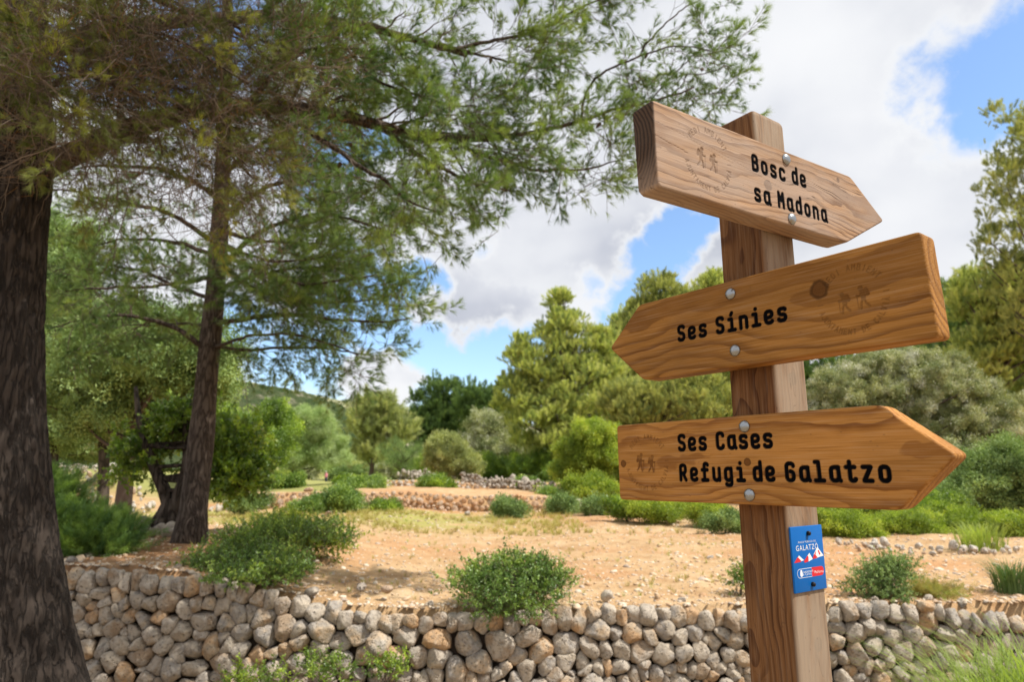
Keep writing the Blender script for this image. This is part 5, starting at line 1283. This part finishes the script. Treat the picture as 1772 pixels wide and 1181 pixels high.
for (px, py, D, rx, ry, mat, lb) in (
    (580, 872, 17.5, 50, 20, 'mastic', 'dark green bush in front of the first terrace wall'), (530, 880, 17, 22, 12, 'mastic', 'dark green low end of the terrace bush, on its left'),
    (874, 881, 17.4, 20, 11, 'lichen', 'small round bush in front of the reddish terrace wall'), (665, 883, 18, 16, 8, 'carob', 'small fresh green tuft at the base of the reddish terrace wall'),
    (976, 877, 18.5, 27, 13, 'lichen', 'grey green round bush beside the white stone row'), (1031, 881, 17.5, 19, 13, 'lichen', 'second round grey green bush below the white stone row'),
    (755, 840, 26.5, 26, 10, 'carob', 'green bush on the upper terrace below the almond tree'), (630, 843, 25, 40, 9, 'mastic', 'low green scrub on the upper terrace right of the olive tree'), (478, 840, 26, 36, 11, 'mastic', 'low green scrub beneath the olive tree'),
    (606, 842, 29, 16, 7, 'carob', 'little green tuft beside the olive trunk'), (912, 843, 27, 12, 9, 'mastic', 'tiny dark bush on the grey rubble'), (432, 875, 17, 24, 12, 'lichen', 'olive green tuft at the left end of the terrace wall'),
    (950, 862, 22, 14, 8, 'mastic', 'small dark bush left of the white stones'),
    (1025, 845, 22, 44, 26, 'mastic_bright', 'bright lime green shrub behind the white stone row'), (1085, 880, 15.5, 28, 16, 'carob', 'dark green shrub below the left end of the lowest board'),
    (1140, 885, 15, 44, 18, 'mastic_bright', 'bright shrub just below the lowest board, left of the post'), (1225, 890, 14, 40, 20, 'mastic_bright', 'sunlit shrub against the left side of the post'), (1255, 905, 12.5, 26, 12, 'lichen', 'dull tuft casting a shadow on the soil left of the post'),
    (1180, 865, 18, 60, 18, 'lichen', 'olive green scrub behind the sunlit shrubs left of the post'),
    (1470, 920, 12, 56, 28, 'mastic_bright', 'bright green shrub right beside the blue plaque'), (1560, 915, 12.3, 60, 30, 'mastic_bright', 'bright green shrub under the tip of the lowest board'), (1650, 910, 12.5, 56, 26, 'mastic_bright', 'lime green shrub right of the lowest board tip'),
    (1735, 915, 12, 50, 24, 'mastic_bright', 'lime green shrub at the right edge'), (1520, 880, 15, 110, 24, 'carob', 'dark green undergrowth below the evergreen oak')):
    sz = D / 12
    bush(lb, px, D, [ep(px, py, D, rx, ry)], 'leaf', mat, int(10 + rx * ry * .028), 14, .12 * sz + .04, .42 * sz, nbr=3, py=py + ry)
for (px, py, D, rx, ry, lb) in ((560, 1172, 5.5, 66, 20, 'leafy creeper at the foot of the wall, left of centre'), (440, 1182, 5.5, 34, 14, 'leafy weed at the foot of the wall nearer the big pine'), (662, 1158, 5.55, 26, 22, 'bright sprouting weed against the lower wall stones')):
    bush(lb, px, D, [ep(px, py, D, rx, ry)], 'mastic', 'carob', int(5 + rx * .16), 7, .06, .8, nbr=10, py=1180, up=.5, z=-.2, name='weed')

# grass: long arching blades
def grass_mesh(n, H, spread, wd, arch, rs_):
    mb = MB()
    for i in range(n):
        a = rs_.uniform(0, 6.283); r = spread * rs_.random() ** .6 * .5; o = np.array([math.cos(a) * r, math.sin(a) * r, 0]); h = H * rs_.uniform(.55, 1.1)
        out = np.array([math.cos(a + rs_.normal(0, .5)), math.sin(a + rs_.normal(0, .5)), 0]) * arch * h * rs_.uniform(.4, 1.4)
        u = np.linspace(0, 1, 6)[:, None]; c = o + out * u ** 2 + np.array([0, 0, 1]) * h * (u - .35 * u ** 3)
        s_ = np.array([-out[1], out[0], 0]); s_ = s_ / (np.linalg.norm(s_) + 1e-9) * wd * .5
        w_r = (1 - u ** 2.5)
        L_, R_ = c - s_ * w_r, c + s_ * w_r; mb.grid(np.stack([L_, R_], 1))
    return mb
rg = np.random.default_rng(4)
for (px, py, D, H, n, sp_, mat, lb, z) in ((1745, 1230, 4.3, 1.02, 620, .6, 'grass', 'tall green grass tussock with arching blades in the lower right corner', -.2),
        (1715, 1230, 4.7, .5, 220, .3, 'grass', 'shorter grass clump left of the big tussock', -.2), (1815, 1230, 4.5, 1.15, 340, .5, 'grass', 'tallest grass clump cut off by the right edge', -.2),
        (1752, 1020, 6.4, .42, 220, .3, 'lichen', 'wispy grey grass on the wall end at the right edge', None), (1700, 960, 9.6, .55, 260, .6, 'grass', 'light green grass tuft among the bright shrubs at right', None)):
    p = at(px, py, D); zz = z if z is not None else float(terr(p[0], D)); o = grass_mesh(int(n * 1.6), H, sp_, .0075, .5, rg).build('grass_tussock', M[mat]); o.location = (p[0], D, zz); tag(o, lb, 'grass')
# sparse dry grass over the field
gsr = [source('grass_tuft', grass_mesh(14, .16, .08, .006, .8, rg), M['grass_dry']) for _ in range(3)]
n = 2600; X_ = rng.uniform(-8, 1.5, n); Y_ = rng.uniform(12.5, 19.4, n); kp = (np.sin(X_ * 1.1) + np.sin(Y_ * 1.7 + X_) + rng.normal(0, .8, n)) > -.2
X_, Y_ = X_[kp], Y_[kp]; n2 = 500; X_ = np.concatenate([X_, rng.uniform(-4.5, 5, n2)]); Y_ = np.concatenate([Y_, rng.uniform(6.3, 13, n2)]); n = len(X_)
scatter('dry_grass', np.stack([X_, Y_, terr(X_, Y_)], 1), np.stack([np.zeros(n), np.zeros(n), rng.uniform(0, 6, n)], 1), rng.uniform(.5, 1.3, n) * np.where(Y_ < 12.5, .5, 1), rng.integers(0, 3, n), gsr)
# soil around the left trees is only tinted a darker brown

# ------------------------------------------------------------------ hiker far away
def hiker():
    p = at(564, 834, 100); z = float(terr(p[0], 100)); base = Vector((p[0], 100, z)); root = empty('person', base)
    tag(root, 'distant hiker in white cap and pink shirt between olive and thin pine', 'person')
    J = [((0, 0, .92), .13), ((0, 0, 1.12), .115), ((0, -.02, 1.38), .15), ((0, -.02, 1.5), .055), ((0, -.03, 1.56), .06), ((0, -.04, 1.68), .095),
         ((.17, -.02, 1.42), .05), ((.23, .04, 1.17), .04), ((.21, -.08, .95), .03), ((-.17, -.02, 1.42), .05), ((-.24, -.06, 1.18), .04), ((-.2, -.2, 1.0), .03),
         ((.09, 0, .86), .085), ((.1, -.12, .5), .06), ((.1, -.02, .1), .04), ((.1, -.14, .05), .035), ((-.09, 0, .86), .085), ((-.1, .05, .5), .06), ((-.1, .25, .14), .04), ((-.1, .13, .06), .035)]
    Eg = [(0, 1), (1, 2), (2, 3), (3, 4), (4, 5), (2, 6), (6, 7), (7, 8), (2, 9), (9, 10), (10, 11), (0, 12), (12, 13), (13, 14), (14, 15), (0, 16), (16, 17), (17, 18), (18, 19)]
    me = bpy.data.meshes.new('body'); me.from_pydata([j[0] for j in J], Eg, []); me.materials.append(M['skin'])
    o = bpy.data.objects.new('body', me); S.collection.objects.link(o); o.parent = root
    sk = o.modifiers.new('skin', 'SKIN'); o.modifiers.new('sub', 'SUBSURF').render_levels = 1
    for i, j in enumerate(J): me.skin_vertices[0].data[i].radius = (j[1], j[1] * (.75 if i in (0, 1, 2) else 1))
    me.skin_vertices[0].data[0].use_root = True
    a = np.linspace(0, 2 * np.pi, 14, endpoint=False)
    def sleeve(name, mat, prof):
        mb = MB(); mb.grid(np.stack([np.stack([cx + rx * np.cos(a), cy + ry * np.sin(a), np.full(14, z_)], 1) for cx, cy, z_, rx, ry in prof], 1), closed_u=True); mb.build(name, M[mat], root)
    sleeve('shirt', 'pinkshirt', [(0, 0, .86, .19, .14), (0, 0, 1.1, .18, .14), (0, -.02, 1.38, .22, .15), (0, -.02, 1.47, .15, .1), (0, -.02, 1.51, .06, .06)])
    for s_ in (1, -1): sleeve('trouser_leg', 'navy', [(.09 * s_, -.02 * s_, .9, .1, .12), (.1 * s_, -.1 * s_ if s_ > 0 else .04, .52, .085, .09), (.1 * s_, -.03 if s_ > 0 else .2, .18, .07, .08)])
    sleeve('cap', 'whitecap', [(0, -.05, 1.68, .125, .15), (0, -.04, 1.72, .12, .125), (0, -.04, 1.79, .09, .09), (0, -.04, 1.82, .01, .01)])
M['skin'] = simple('skin', (.5, .3, .22)); M['pinkshirt'] = simple('pink_shirt', (.62, .22, .27), .8); M['navy'] = simple('navy_trousers', (.03, .04, .08), .8); M['whitecap'] = simple('white_cap', (.8, .8, .8), .7)
hiker()
